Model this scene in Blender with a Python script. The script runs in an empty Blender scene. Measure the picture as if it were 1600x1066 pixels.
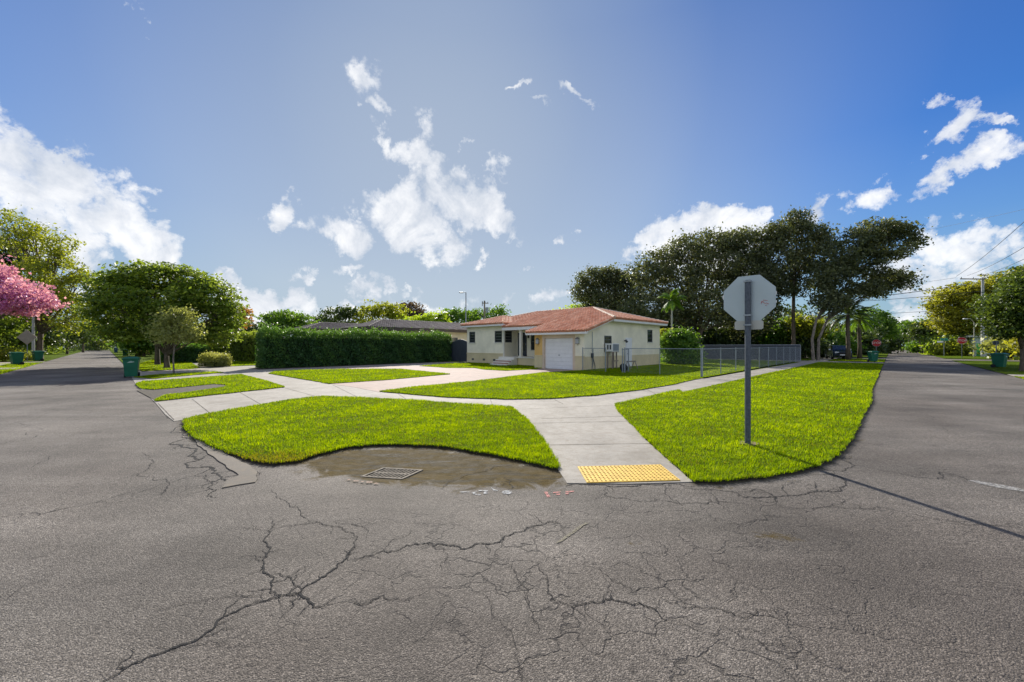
import bpy, math, random
import numpy as np
from mathutils import Vector, Matrix
R = math.radians
rng = np.random.default_rng(7)
random.seed(7)
sc = bpy.context.scene
col = sc.collection
F = 615.0; HZ = 540.0; CH = 1.68
# ---- street frame: a runs along the right-hand road, b along the left-hand road
ANG = R(46)
Ax, Ay = math.cos(ANG), math.sin(ANG)
def AB(a, b, z=0.0): return (a*Ax - b*Ay, a*Ay + b*Ax, z)
def toAB(x, y): return (x*Ax + y*Ay, -x*Ay + y*Ax)
def G(u, v, z=0.0):
    Y = F*CH/(v-HZ); return ((u-800)/F*Y, Y, z)
def gAB(u, v):
    p = G(u, v); return toAB(p[0], p[1])
def at(u, v, Y): return ((u-800)/F*Y, Y, CH + (HZ-v)/F*Y)

# ================================================================ materials
def nmat(name):
    m = bpy.data.materials.new(name); m.use_nodes = True
    nt = m.node_tree; nt.nodes.clear()
    out = nt.nodes.new('ShaderNodeOutputMaterial')
    return m, nt, out
def N(nt, t, **k):
    n = nt.nodes.new(t)
    for a, b in k.items():
        if a.startswith('i_'): n.inputs[a[2:].replace('_', ' ')].default_value = b
        else: setattr(n, a, b)
    return n
def L(nt, a, b): nt.links.new(a, b)
def rgba(c): return (c[0], c[1], c[2], 1)
def ramp(nt, fac, stops):
    r = N(nt, 'ShaderNodeValToRGB'); e = r.color_ramp.elements
    while len(e) < len(stops): e.new(0.5)
    for el, (p, c) in zip(e, stops):
        el.position = p; el.color = rgba(c) if not isinstance(c, (int, float)) else (c, c, c, 1)
    L(nt, fac, r.inputs[0]); return r.outputs[0]
def mixc(nt, fac, a, b, mode='MIX'):
    m = N(nt, 'ShaderNodeMix', data_type='RGBA', blend_type=mode)
    for s, v in ((m.inputs[0], fac), (m.inputs[6], a), (m.inputs[7], b)):
        if hasattr(v, 'is_output'): L(nt, v, s)
        elif isinstance(v, (int, float)): s.default_value = v
        else: s.default_value = rgba(v)
    return m.outputs[2]
def mth(nt, op, a, b=None, c=None, clamp=False):
    m = N(nt, 'ShaderNodeMath', operation=op, use_clamp=clamp)
    for i, v in enumerate((a, b, c)):
        if v is None: continue
        if hasattr(v, 'is_output'): L(nt, v, m.inputs[i])
        else: m.inputs[i].default_value = v
    return m.outputs[0]
def noise(nt, vec, scale, detail=4, rough=.55, dist=0):
    n = N(nt, 'ShaderNodeTexNoise'); n.inputs['Scale'].default_value = scale
    n.inputs['Detail'].default_value = detail; n.inputs['Roughness'].default_value = rough
    n.inputs['Distortion'].default_value = dist
    L(nt, vec, n.inputs['Vector']); return n.outputs[0]
def pos(nt): return N(nt, 'ShaderNodeNewGeometry').outputs['Position']
def attr(nt, name): return N(nt, 'ShaderNodeAttribute', attribute_name=name).outputs['Fac']
def bump(nt, h, strength=.4, dist=.01):
    b = N(nt, 'ShaderNodeBump'); b.inputs['Strength'].default_value = strength
    b.inputs['Distance'].default_value = dist; L(nt, h, b.inputs['Height']); return b.outputs[0]
def princ(nt, out, colr, rough=.8, metal=0, nrm=None, spec=.5):
    p = N(nt, 'ShaderNodeBsdfPrincipled')
    if hasattr(colr, 'is_output'): L(nt, colr, p.inputs['Base Color'])
    else: p.inputs['Base Color'].default_value = rgba(colr)
    if hasattr(rough, 'is_output'): L(nt, rough, p.inputs['Roughness'])
    else: p.inputs['Roughness'].default_value = rough
    p.inputs['Metallic'].default_value = metal
    p.inputs['Specular IOR Level'].default_value = spec
    if nrm is not None: L(nt, nrm, p.inputs['Normal'])
    L(nt, p.outputs[0], out.inputs[0]); return p
_mc = {}
def paint(name, c, rough=.6, metal=0, var=.12, scale=3.0, bstr=.1, spec=.4):
    if name in _mc: return _mc[name]
    m, nt, out = nmat(name)
    P = pos(nt)
    n1 = noise(nt, P, scale, 5); n2 = noise(nt, P, scale*12, 3)
    f = ramp(nt, n1, [(.3, 0), (.7, 1)])
    c1 = tuple(x*(1-var) for x in c); c2 = tuple(min(1, x*(1+var)) for x in c)
    cc = mixc(nt, f, c1, c2)
    princ(nt, out, cc, rough, metal, bump(nt, n2, bstr, .01), spec)
    _mc[name] = m; return m
def leafmat(name, dark, mid, light, trans=.35):
    if name in _mc: return _mc[name]
    m, nt, out = nmat(name)
    a = attr(nt, 'rnd')
    c = ramp(nt, a, [(.0, dark), (.5, mid), (1, light)])
    p = N(nt, 'ShaderNodeBsdfPrincipled'); L(nt, c, p.inputs['Base Color'])
    p.inputs['Roughness'].default_value = .5; p.inputs['Specular IOR Level'].default_value = .35
    t = N(nt, 'ShaderNodeBsdfTranslucent')
    tc = mixc(nt, .5, c, light, 'MIX')
    tc = mixc(nt, 1.0, tc, (1.5, 1.5, 0.7), 'MULTIPLY')
    L(nt, tc, t.inputs[0])
    mx = N(nt, 'ShaderNodeMixShader'); mx.inputs[0].default_value = trans
    L(nt, p.outputs[0], mx.inputs[1]); L(nt, t.outputs[0], mx.inputs[2]); L(nt, mx.outputs[0], out.inputs[0])
    _mc[name] = m; return m

# asphalt ---------------------------------------------------------
def asphalt():
    m, nt, out = nmat('asphalt'); P = pos(nt)
    mp = N(nt, 'ShaderNodeMapping'); mp.inputs['Scale'].default_value = (1, 1, 0); L(nt, P, mp.inputs[0]); P = mp.outputs[0]
    v = N(nt, 'ShaderNodeTexVoronoi'); v.inputs['Scale'].default_value = 125; L(nt, P, v.inputs[0])
    v2 = N(nt, 'ShaderNodeTexVoronoi'); v2.inputs['Scale'].default_value = 33; L(nt, P, v2.inputs[0])
    sep = N(nt, 'ShaderNodeSeparateColor'); L(nt, v.outputs['Color'], sep.inputs[0])
    st = ramp(nt, sep.outputs[0], [(0, (.098, .086, .075)), (.35, (.166, .149, .131)), (.75, (.228, .206, .182)), (1, (.39, .355, .315))])
    gaps = ramp(nt, v.outputs['Distance'], [(.28, 0), (.62, 1)])
    c = mixc(nt, mth(nt, 'MULTIPLY', gaps, .5), st, (.030, .027, .025))
    # pock marks: clumpy dark pits
    pk = noise(nt, P, 26, 6, .75); pkm = ramp(nt, pk, [(.37, 1), (.48, 0)])
    wearn = noise(nt, P, .45, 5, .6)
    sx = N(nt, 'ShaderNodeSeparateXYZ'); L(nt, P, sx.inputs[0]); pkw = mth(nt, 'MULTIPLY', ramp(nt, wearn, [(.38, .15), (.62, .85)]), ramp(nt, mth(nt, 'MULTIPLY_ADD', sx.outputs[0], .12, .5), [(.2, .35), (.6, 1)]))
    c = mixc(nt, mth(nt, 'MULTIPLY', pkm, pkw), c, (.024, .022, .022))
    c = mixc(nt, 1.0, c, ramp(nt, wearn, [(.33, .60), (.67, 1.32)]), 'MULTIPLY')
    big = noise(nt, P, .11, 4, .6, .5)
    c = mixc(nt, 1.0, c, ramp(nt, big, [(.38, (.76, .72, .69)), (.62, (1.14, 1.14, 1.12))]), 'MULTIPLY')
    rt = N(nt, 'ShaderNodeMapping'); rt.inputs['Rotation'].default_value = (0, 0, -ANG); rt.inputs['Scale'].default_value = (.12, 1.5, 1); L(nt, P, rt.inputs[0])
    c = mixc(nt, 1.0, c, ramp(nt, noise(nt, rt.outputs[0], 1.0, 5, .6, .3), [(.36, (.86, .85, .84)), (.62, (1.10, 1.10, 1.10))]), 'MULTIPLY')
    oil = noise(nt, P, 1.6, 4, .65, 1.0)
    c = mixc(nt, ramp(nt, oil, [(.64, 0), (.76, .55)]), c, (.035, .028, .024))
    # fine crack network where the surface is tired
    dn = N(nt, 'ShaderNodeTexNoise'); dn.inputs['Scale'].default_value = 3.5; dn.inputs['Detail'].default_value = 6; L(nt, P, dn.inputs[0])
    vm = N(nt, 'ShaderNodeVectorMath', operation='MULTIPLY_ADD'); L(nt, dn.outputs['Color'], vm.inputs[0]); vm.inputs[1].default_value = (.42, .42, .42); L(nt, P, vm.inputs[2])
    cr = N(nt, 'ShaderNodeTexVoronoi', feature='DISTANCE_TO_EDGE'); cr.inputs['Scale'].default_value = 3.1; L(nt, vm.outputs[0], cr.inputs[0])
    cm = ramp(nt, cr.outputs['Distance'], [(.010, 1), (.028, 0)])
    brk = ramp(nt, noise(nt, P, 2.3, 3), [(.42, 0), (.54, 1)])
    cr2 = N(nt, 'ShaderNodeTexVoronoi', feature='DISTANCE_TO_EDGE'); cr2.inputs['Scale'].default_value = 8.0; L(nt, vm.outputs[0], cr2.inputs[0])
    cm = mth(nt, 'MAXIMUM', cm, mth(nt, 'MULTIPLY', ramp(nt, cr2.outputs['Distance'], [(.010, .8), (.035, 0)]), ramp(nt, noise(nt, P, 1.7, 3), [(.52, 0), (.62, 1)])))
    cz = mth(nt, 'MULTIPLY', mth(nt, 'MULTIPLY', cm, brk), attr(nt, 'tired'), clamp=True)
    c = mixc(nt, mth(nt, 'MULTIPLY', cz, .72), c, (.022, .019, .017))
    # mud round the drain, leaf litter along the grass
    mud = attr(nt, 'mud'); mn = noise(nt, P, 2.2, 6, .7, .8)
    mm = ramp(nt, mth(nt, 'ADD', mud, mth(nt, 'MULTIPLY', mth(nt, 'SUBTRACT', mn, .5), 1.7)), [(.36, 0), (.62, 1)])
    mps = N(nt, 'ShaderNodeMapping'); mps.inputs['Scale'].default_value = (2.0, 9.0, 1); mps.inputs['Rotation'].default_value = (0, 0, .35); L(nt, P, mps.inputs[0])
    mn2 = noise(nt, mps.outputs[0], 1.0, 8, .72, .9)
    mcol = ramp(nt, mn2, [(.30, (.010, .009, .006)), (.44, (.042, .030, .009)), (.55, (.088, .062, .018)), (.66, (.13, .10, .05)), (.76, (.20, .175, .13))])
    mf = mth(nt, 'MULTIPLY', mm, ramp(nt, noise(nt, P, 5.5, 5, .7), [(.28, .8), (.6, 1)]))
    c = mixc(nt, mf, c, mcol)
    lit = attr(nt, 'litter'); ln = noise(nt, P, 4, 5, .7)
    lm = ramp(nt, mth(nt, 'ADD', lit, mth(nt, 'MULTIPLY', mth(nt, 'SUBTRACT', ln, .5), .9)), [(.42, 0), (.8, .9)])
    c = mixc(nt, lm, c, ramp(nt, noise(nt, P, 30, 3), [(.35, (.016, .013, .010)), (.65, (.060, .042, .026))]))
    h = mth(nt, 'SUBTRACT', mth(nt, 'SUBTRACT', mth(nt, 'MULTIPLY', pk, .8), mth(nt, 'MULTIPLY', v.outputs['Distance'], .8)), mth(nt, 'MULTIPLY', cz, 2.0))
    rg = ramp(nt, mn2, [(.3, .62), (.6, .9)])
    rgm = N(nt, 'ShaderNodeMix', data_type='FLOAT'); L(nt, mf, rgm.inputs[0]); rgm.inputs[2].default_value = .82; L(nt, rg, rgm.inputs[3])
    princ(nt, out, c, rgm.outputs[0], 0, bump(nt, h, .6, .010), .35)
    pn = out.inputs[0].links[0].from_node; L(nt, mth(nt, 'MULTIPLY_ADD', mf, -.26, .30), pn.inputs['Specular IOR Level'])
    return m
def concrete(name='concrete', base=(.345, .32, .28), stain=.5):
    m, nt, out = nmat(name); P = pos(nt)
    n1 = noise(nt, P, 1.1, 6, .65, .4); n2 = noise(nt, P, 60, 3, .7); n3 = noise(nt, P, 7, 6, .7, .5)
    c = mixc(nt, ramp(nt, n1, [(.35, 0), (.65, 1)]), tuple(x*.82 for x in base), tuple(x*1.08 for x in base))
    c = mixc(nt, 1.0, c, ramp(nt, n2, [(.3, .84), (.7, 1.12)]), 'MULTIPLY')
    c = mixc(nt, mth(nt, 'MULTIPLY', ramp(nt, n3, [(.48, 0), (.68, 1)]), stain), c, (.19, .155, .115))
    c = mixc(nt, mth(nt, 'MULTIPLY', ramp(nt, noise(nt, P, .55, 8, .72, 1.2), [(.50, 0), (.66, .55)]), 1.0), c, (.17, .15, .12))
    c = mixc(nt, mth(nt, 'MULTIPLY', attr(nt, 'rim'), .7), c, (.15, .135, .10))
    princ(nt, out, c, .85, 0, bump(nt, n2, .3, .006), .3)
    return m
def paver():
    m, nt, out = nmat('paver')
    co = N(nt, 'ShaderNodeMapping'); L(nt, pos(nt), co.inputs[0]); co.inputs['Rotation'].default_value = (0, 0, -ANG)
    b = N(nt, 'ShaderNodeTexBrick'); L(nt, co.outputs[0], b.inputs[0])
    b.inputs['Scale'].default_value = 1; b.inputs['Brick Width'].default_value = .22; b.inputs['Row Height'].default_value = .11
    b.inputs['Mortar Size'].default_value = .006; b.inputs['Bias'].default_value = 0
    b.inputs['Color1'].default_value = (.40, .27, .22, 1); b.inputs['Color2'].default_value = (.25, .17, .145, 1); b.inputs['Mortar'].default_value = (.24, .20, .17, 1)
    n1 = noise(nt, pos(nt), .7, 4)
    c = mixc(nt, ramp(nt, n1, [(.3, .1), (.7, .6)]), b.outputs[0], (.36, .30, .26))
    princ(nt, out, c, .85, 0, bump(nt, b.outputs['Fac'], -.4, .006), .3); return m
def lawn():
    m, nt, out = nmat('lawn'); P = pos(nt)
    n1 = noise(nt, P, .5, 5, .6); n2 = noise(nt, P, 18, 4, .75); n3 = noise(nt, P, 90, 2)
    c = mixc(nt, ramp(nt, n2, [(.3, 0), (.7, 1)]), (.05, .085, .002), (.13, .20, .003))
    c = mixc(nt, 1.0, c, ramp(nt, n1, [(.3, (.86, .9, .8)), (.7, (1.12, 1.06, 1.1))]), 'MULTIPLY')
    c = mixc(nt, mth(nt, 'MULTIPLY', attr(nt, 'dry'), ramp(nt, noise(nt, P, 9, 4), [(.4, .3), (.6, 1)])), c, (.16, .11, .05))
    p = princ(nt, out, c, .9, 0, bump(nt, mth(nt, 'ADD', n2, n3), 1.0, .05), .05)
    return m
def grassmat():
    m, nt, out = nmat('grass_blade')
    a = attr(nt, 'rnd')
    c = ramp(nt, a, [(0, (.22, .19, .09)), (.06, (.16, .17, .02)), (.3, (.095, .175, .001)), (.7, (.185, .285, .001)), (1, (.32, .42, .003))])
    d = N(nt, 'ShaderNodeBsdfPrincipled'); L(nt, c, d.inputs['Base Color']); d.inputs['Roughness'].default_value = .6
    d.inputs['Specular IOR Level'].default_value = .08
    t = N(nt, 'ShaderNodeBsdfTranslucent'); L(nt, mixc(nt, 1.0, c, (2.1, 1.85, .1), 'MULTIPLY'), t.inputs[0])
    mx = N(nt, 'ShaderNodeMixShader'); mx.inputs[0].default_value = .5
    L(nt, d.outputs[0], mx.inputs[1]); L(nt, t.outputs[0], mx.inputs[2]); L(nt, mx.outputs[0], out.inputs[0]); return m
def tilemat(name, c0, c1, c2, weather):
    m, nt, out = nmat(name); P = pos(nt)
    a = attr(nt, 'rnd'); c = ramp(nt, a, [(0, c0), (.5, c1), (1, c2)])
    n1 = noise(nt, P, 1.3, 6, .7)
    c = mixc(nt, ramp(nt, n1, [(.5, 0), (.72, .55)]), c, weather)
    princ(nt, out, c, .8, 0, bump(nt, noise(nt, P, 40, 3), .2, .01), .3); return m
def stucco(name, c, dirt=.35):
    if name in _mc: return _mc[name]
    m, nt, out = nmat(name); P = pos(nt)
    n1 = noise(nt, P, .9, 6, .65, .3); n2 = noise(nt, P, 45, 3, .7)
    mp = N(nt, 'ShaderNodeMapping'); mp.inputs['Scale'].default_value = (3, 3, .35); L(nt, P, mp.inputs[0])
    n3 = noise(nt, mp.outputs[0], 1.5, 5, .7)
    cc = mixc(nt, ramp(nt, n1, [(.35, 0), (.65, 1)]), tuple(x*.88 for x in c), tuple(min(1, x*1.05) for x in c))
    cc = mixc(nt, mth(nt, 'MULTIPLY', ramp(nt, n3, [(.55, 0), (.8, 1)]), dirt), cc, tuple(x*.55 for x in c))
    princ(nt, out, cc, .88, 0, bump(nt, n2, .35, .01), .25); _mc[name] = m; return m
def barkmat(name='bark', c=(.12, .095, .07)):
    if name in _mc: return _mc[name]
    m, nt, out = nmat(name)
    mp = N(nt, 'ShaderNodeMapping'); mp.inputs['Scale'].default_value = (6, 6, 1.2); L(nt, pos(nt), mp.inputs[0])
    n = noise(nt, mp.outputs[0], 1.5, 6, .7)
    cc = mixc(nt, ramp(nt, n, [(.35, 0), (.65, 1)]), tuple(x*.5 for x in c), tuple(x*1.5 for x in c))
    princ(nt, out, cc, .9, 0, bump(nt, n, .6, .03), .2); _mc[name] = m; return m
def glass(name='window_glass', c=(.03, .035, .04)):
    if name in _mc: return _mc[name]
    m, nt, out = nmat(name)
    n = noise(nt, pos(nt), 2.5, 3)
    cc = mixc(nt, n, tuple(x*.4 for x in c), tuple(x*1.6 for x in c))
    princ(nt, out, cc, .12, 0, bump(nt, n, .05, .02), .8); _mc[name] = m; return m
M_ASPH = asphalt(); M_CONC = concrete(); M_PAV = paver(); M_LAWN = lawn(); M_BLADE = grassmat()
M_CONC2 = concrete('old_concrete', (.17, .15, .125), .9)
M_TILE = tilemat('clay_tile', (.46, .19, .105), (.64, .30, .18), (.80, .48, .32), (.72, .52, .40))
M_GTILE = tilemat('grey_tile', (.13, .11, .10), (.20, .17, .16), (.30, .26, .24), (.12, .10, .09))
M_CREAM = stucco('cream_stucco', (.92, .86, .68), .22); M_TAN = stucco('tan_stucco', (.72, .61, .38), .4)
M_OCHRE = stucco('ochre_stucco', (.72, .47, .17), .5); M_PEACH = stucco('peach_trim', (.72, .58, .44), .3)
M_WHITE = paint('white_paint', (.80, .80, .80), .5, 0, .05); M_OFFW = stucco('offwhite_trim', (.76, .73, .64), .2)
M_GLASS = glass(); M_FRAME = paint('dark_frame', (.11, .115, .11), .5)
M_GALV = paint('galvanized', (.30, .33, .36), .45, .5, .15, 9); M_SIGNB = paint('sign_back', (.44, .50, .52), .42, .3, .06, 2.5)
M_POST = paint('post_metal', (.085, .10, .125), .55, .2, .3, 25)
M_BARK = barkmat(); M_BARKP = barkmat('pale_bark', (.20, .17, .14)); M_BIN = paint('green_plastic', (.006, .115, .065), .42, 0, .15)
M_BLACK = paint('black_rubber', (.012, .012, .013), .7); M_WIRE = paint('wire_black', (.02, .02, .022), .6)
M_WOODP = barkmat('weathered_wood', (.27, .23, .19)); M_CPOLE = paint('concrete_pole', (.42, .42, .42), .8, 0, .15, 4)
M_RED = paint('sign_red', (.50, .012, .02), .45); M_GREEN = paint('sign_green', (.0, .20, .13), .45)
M_DGREY = paint('charcoal_paint', (.045, .055, .07), .5, 0, .1)

# ================================================================ objects
def tag(o, label=None, cat=None, group=None, kind=None):
    if label: o['label'] = label
    if cat: o['category'] = cat
    if group: o['group'] = group
    if kind: o['kind'] = kind
    return o
def thing(name, label, cat, loc=(0, 0, 0), rot=0, group=None):
    o = bpy.data.objects.new(name, None); col.objects.link(o); o.location = loc; o.rotation_euler = (0, 0, rot)
    o.empty_display_size = .3
    return tag(o, label, cat, group)
def link(name, me, mat, parent=None):
    o = bpy.data.objects.new(name, me); col.objects.link(o)
    if mat is not None and not me.materials: me.materials.append(mat)
    if parent is not None: o.parent = parent
    return o
def copy_tree(o, parent=None):
    c = o.copy(); col.objects.link(c)
    if parent is not None: c.parent = parent
    for ch in [x for x in bpy.data.objects if x.parent == o]: copy_tree(ch, c)
    return c
class MB:
    def __init__(s): s.v = []; s.f = []; s.r = []
    def add(s, vs, fs, r=None):
        n = len(s.v); s.v += [tuple(p) for p in vs]; s.f += [tuple(i+n for i in f) for f in fs]
        s.r += [random.random() if r is None else r]*len(fs); return s
    def box(s, x0, x1, y0, y1, z0, z1):
        return s.add([(x0,y0,z0),(x1,y0,z0),(x1,y1,z0),(x0,y1,z0),(x0,y0,z1),(x1,y0,z1),(x1,y1,z1),(x0,y1,z1)],
                     [(0,3,2,1),(4,5,6,7),(0,1,5,4),(1,2,6,5),(2,3,7,6),(3,0,4,7)])
    def taper(s, cx, cy, z0, z1, w0, d0, w1, d1, ox=0, oy=0):
        a = [(cx-w0/2,cy-d0/2,z0),(cx+w0/2,cy-d0/2,z0),(cx+w0/2,cy+d0/2,z0),(cx-w0/2,cy+d0/2,z0)]
        cx += ox; cy += oy
        a += [(cx-w1/2,cy-d1/2,z1),(cx+w1/2,cy-d1/2,z1),(cx+w1/2,cy+d1/2,z1),(cx-w1/2,cy+d1/2,z1)]
        return s.add(a, [(0,3,2,1),(4,5,6,7),(0,1,5,4),(1,2,6,5),(2,3,7,6),(3,0,4,7)])
    def tube(s, pts, rad, n=8, cap=True):
        pts = [Vector(p) for p in pts]; m = len(pts)
        if not hasattr(rad, '__len__'): rad = [rad]*m
        vs = []; up0 = None
        for i, p in enumerate(pts):
            d = (pts[min(i+1, m-1)]-pts[max(i-1, 0)])
            if d.length < 1e-9: d = Vector((0, 0, 1))
            d.normalize()
            if up0 is None:
                up0 = Vector((1, 0, 0)) if abs(d.x) < .9 else Vector((0, 1, 0))
            x = up0 - d*up0.dot(d); x.normalize(); up0 = x; y = d.cross(x)
            for k in range(n):
                t = 2*math.pi*k/n; vs.append(p + (x*math.cos(t)+y*math.sin(t))*rad[i])
        fs = [(i*n+k, i*n+(k+1) % n, (i+1)*n+(k+1) % n, (i+1)*n+k) for i in range(m-1) for k in range(n)]
        if cap: fs += [tuple(range(n))[::-1], tuple((m-1)*n+k for k in range(n))]
        return s.add(vs, fs)
    def prism(s, poly, z0, z1):
        n = len(poly); vs = [(p[0], p[1], z0) for p in poly]+[(p[0], p[1], z1) for p in poly]
        return s.add(vs, [tuple(range(n))[::-1], tuple(range(n, 2*n))]+[(i, (i+1) % n, n+(i+1) % n, n+i) for i in range(n)])
    def extr(s, poly, o, ex, ey, ez, t0, t1):
        """poly in plane (ex,ey) at o, thickness along ez"""
        o, ex, ey, ez = map(Vector, (o, ex, ey, ez)); n = len(poly)
        vs = [o+ex*p[0]+ey*p[1]+ez*t0 for p in poly]+[o+ex*p[0]+ey*p[1]+ez*t1 for p in poly]
        return s.add(vs, [tuple(range(n))[::-1], tuple(range(n, 2*n))]+[(i, (i+1) % n, n+(i+1) % n, n+i) for i in range(n)])
    def build(s, name, mat, parent=None, smooth=False, bevel=0):
        me = bpy.data.meshes.new(name); me.from_pydata(s.v, [], s.f); me.update()
        a = me.attributes.new('rnd', 'FLOAT', 'FACE'); a.data.foreach_set('value', s.r)
        if smooth: me.polygons.foreach_set('use_smooth', [True]*len(me.polygons))
        o = link(name, me, mat, parent)
        if bevel:
            b = o.modifiers.new('bevel', 'BEVEL'); b.width = bevel; b.segments = 2; b.limit_method = 'ANGLE'
        return o
def split_build(mb, name, mat, parent):
    for k in range(0, len(mb.v), 8):
        q = MB(); q.v = mb.v[k:k+8]; q.f = [tuple(i-k for i in f) for f in mb.f if k <= f[0] < k+8]; q.r = [.5]*len(q.f); q.build(name, mat, parent)
MB.split = lambda s, n, m, p: split_build(s, n, m, p)
def npmesh(name, V, Fq, mat, parent=None, rnd=None, attrs=None, smooth=False):
    """V (n,3), Fq (m,k)"""
    me = bpy.data.meshes.new(name); n, (m, k) = len(V), Fq.shape
    me.vertices.add(n); me.vertices.foreach_set('co', np.ascontiguousarray(V, dtype=np.float32).ravel())
    me.loops.add(m*k); me.loops.foreach_set('vertex_index', np.ascontiguousarray(Fq, dtype=np.int32).ravel())
    me.polygons.add(m); me.polygons.foreach_set('loop_start', np.arange(0, m*k, k, dtype=np.int32))
    me.update(calc_edges=True)
    if rnd is not None:
        a = me.attributes.new('rnd', 'FLOAT', 'FACE'); a.data.foreach_set('value', np.ascontiguousarray(rnd, dtype=np.float32))
    for kx, vv in (attrs or {}).items():
        a = me.attributes.new(kx, 'FLOAT', 'POINT'); a.data.foreach_set('value', np.ascontiguousarray(vv, dtype=np.float32))
    if smooth: me.polygons.foreach_set('use_smooth', np.ones(m, dtype=bool))
    return link(name, me, mat, parent)

# ---------------------------------------------------------------- polygon helpers (numpy)
def inpoly(px, py, poly):
    r = np.zeros(px.shape, bool); n = len(poly)
    for i in range(n):
        x0, y0 = poly[i][:2]; x1, y1 = poly[(i+1) % n][:2]
        if y0 == y1: continue
        c = ((y0 > py) != (y1 > py)) & (px < (x1-x0)*(py-y0)/(y1-y0)+x0)
        r ^= c
    return r
def dpoly(px, py, poly, closed=True):
    d = np.full(px.shape, 1e9); n = len(poly)
    for i in range(n if closed else n-1):
        x0, y0 = poly[i][:2]; x1, y1 = poly[(i+1) % n][:2]
        L2 = (x1-x0)**2+(y1-y0)**2+1e-12
        t = np.clip(((px-x0)*(x1-x0)+(py-y0)*(y1-y0))/L2, 0, 1)
        d = np.minimum(d, np.hypot(px-x0-t*(x1-x0), py-y0-t*(y1-y0)))
    return d
def smoothpoly(pts, it=2, closed=True):
    for _ in range(it):
        q = []; n = len(pts)
        for i in range(n if closed else n-1):
            p, r = pts[i], pts[(i+1) % n]
            q += [(.75*p[0]+.25*r[0], .75*p[1]+.25*r[1]), (.25*p[0]+.75*r[0], .25*p[1]+.75*r[1])]
        pts = q
    return pts
def resample(pts, step, jit=0, closed=True):
    out = []; n = len(pts)
    for i in range(n if closed else n-1):
        p, q = pts[i], pts[(i+1) % n]; d = math.dist(p[:2], q[:2]); k = max(1, min(400, int(d/step)))
        for j in range(k):
            t = j/k; out.append((p[0]+(q[0]-p[0])*t+random.uniform(-jit, jit), p[1]+(q[1]-p[1])*t+random.uniform(-jit, jit)))
    if not closed: out.append(tuple(pts[-1][:2]))
    return out

# ================================================================ lawns
gp = lambda l: [G(u, v)[:2] for u, v in l]
abp = lambda l: [AB(a, b)[:2] for a, b in l]
LW = {}
LW['A'] = gp([(290,657),(330,648),(400,636),(450,627),(500,621),(560,623),(640,627),(720,633),(798,638),(820,655),(848,690),(874,733),(868,735),(820,723),(770,712),(700,701),(640,697),(590,697),(540,702),(500,712),(465,723),(430,727),(400,724),(370,714),(340,703),(308,687),(289,671)])
LW['B'] = gp([(962,633),(1000,625),(1060,611)])+abp([(14.0,5.25),(49.5,5.25),(49.5,.55),(20,.58)])+gp([(1360,628),(1345,655),(1328,690),(1303,716),(1268,734),(1200,747),(1130,755),(1087,756),(1060,733),(1010,688),(966,643)])
LW['C'] = gp([(593,613),(640,607),(740,597),(842,584)])+abp([(22.16,14.7),(34.1,14.7),(34.1,26),(50,26),(50,7.3),(21,7.0),(17.2,6.75)])+gp([(1060,600),(1000,610),(930,619),(860,624),(790,625),(700,622),(640,617)])
LW['D'] = gp([(420,584.5),(432,581),(470,578.8),(560,577.5),(623,577.3),(703,585.5),(600,595),(516,600.5)])
LW['E'] = gp([(655,572.5),(690,569.2)])+abp([(25.1,29.9),(24.6,29.9),(24.6,24.95),(24.2,24.9),(24.2,19.2)])+gp([(836,577.6),(790,580),(757,578.2),(742,575.6),(700,575.4)])
LW['F'] = gp([(213,601),(225,597),(300,592),(375,586),(410,595),(444,606),(380,613),(300,622),(247,628),(243,626),(262,619),(300,614),(345,607),(359,604),(352,602),(335,601),(290,605.5),(240,610),(222,609)])
LW['G'] = gp([(210,590.5),(250,586),(300,583),(340,581.5),(349,583),(300,587),(240,592.5)])
LW['H'] = gp([(214,577),(216,569),(240,562),(290,562),(313,575.5),(300,577),(250,579.5),(222,581)])
LW['I'] = gp([(357,565),(408,564),(412,571),(357,573)])
LW['J'] = abp([(-4.2,23),(-4.2,60),(-14,60),(-14,23)])
LW['K'] = abp([(-4.2,62),(-4.2,200),(-60,200),(-60,62)])
LW['M'] = abp([(1.2,46),(5,46),(5,200),(1.2,200)])
LW['N'] = abp([(22,-4.8),(33.5,-4.7),(33.5,-12),(22,-12)])
LW['O'] = abp([(35.5,-4.7),(62,-4.7),(62,-30),(35.5,-30)])
LW['P'] = abp([(54,.55),(66,.55),(66,5),(54,5)])
LW['Q'] = abp([(75,.55),(180,.55),(180,30),(75,30)])
LW['S'] = abp([(75,-4.7),(180,-4.7),(180,-30),(75,-30)])
LH = .036
lawn_polys = []; M_EDGE = paint('edge_soil', (.022, .020, .012), .95, 0, .4, 12)
for k, p in LW.items():
    near = k in 'ABCDEF'
    p = resample(p, .09 if k in 'AB' else .4, .022 if k in 'AB' else .03) if near else p
    lawn_polys.append((k, p))
    mb = MB(); n = len(p)
    cx = sum(q[0] for q in p)/n; cy = sum(q[1] for q in p)/n
    mb.prism(p, -.028, LH)
    o = mb.build('lawn', M_LAWN); tag(o, kind='structure'); o.data.materials.append(M_EDGE)
    for f_ in o.data.polygons:
        if len(f_.vertices) == 4 and f_.index > 1: f_.material_index = 1
    me = o.data
    at_ = me.attributes.new('dry', 'FLOAT', 'POINT')
    at_.data.foreach_set('value', [0.0]*len(me.vertices))

# worn corner of grass by the kerb where dry leaf litter shows
DRY = [gp([(420,722)])[0], gp([(480,722)])[0]]
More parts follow.
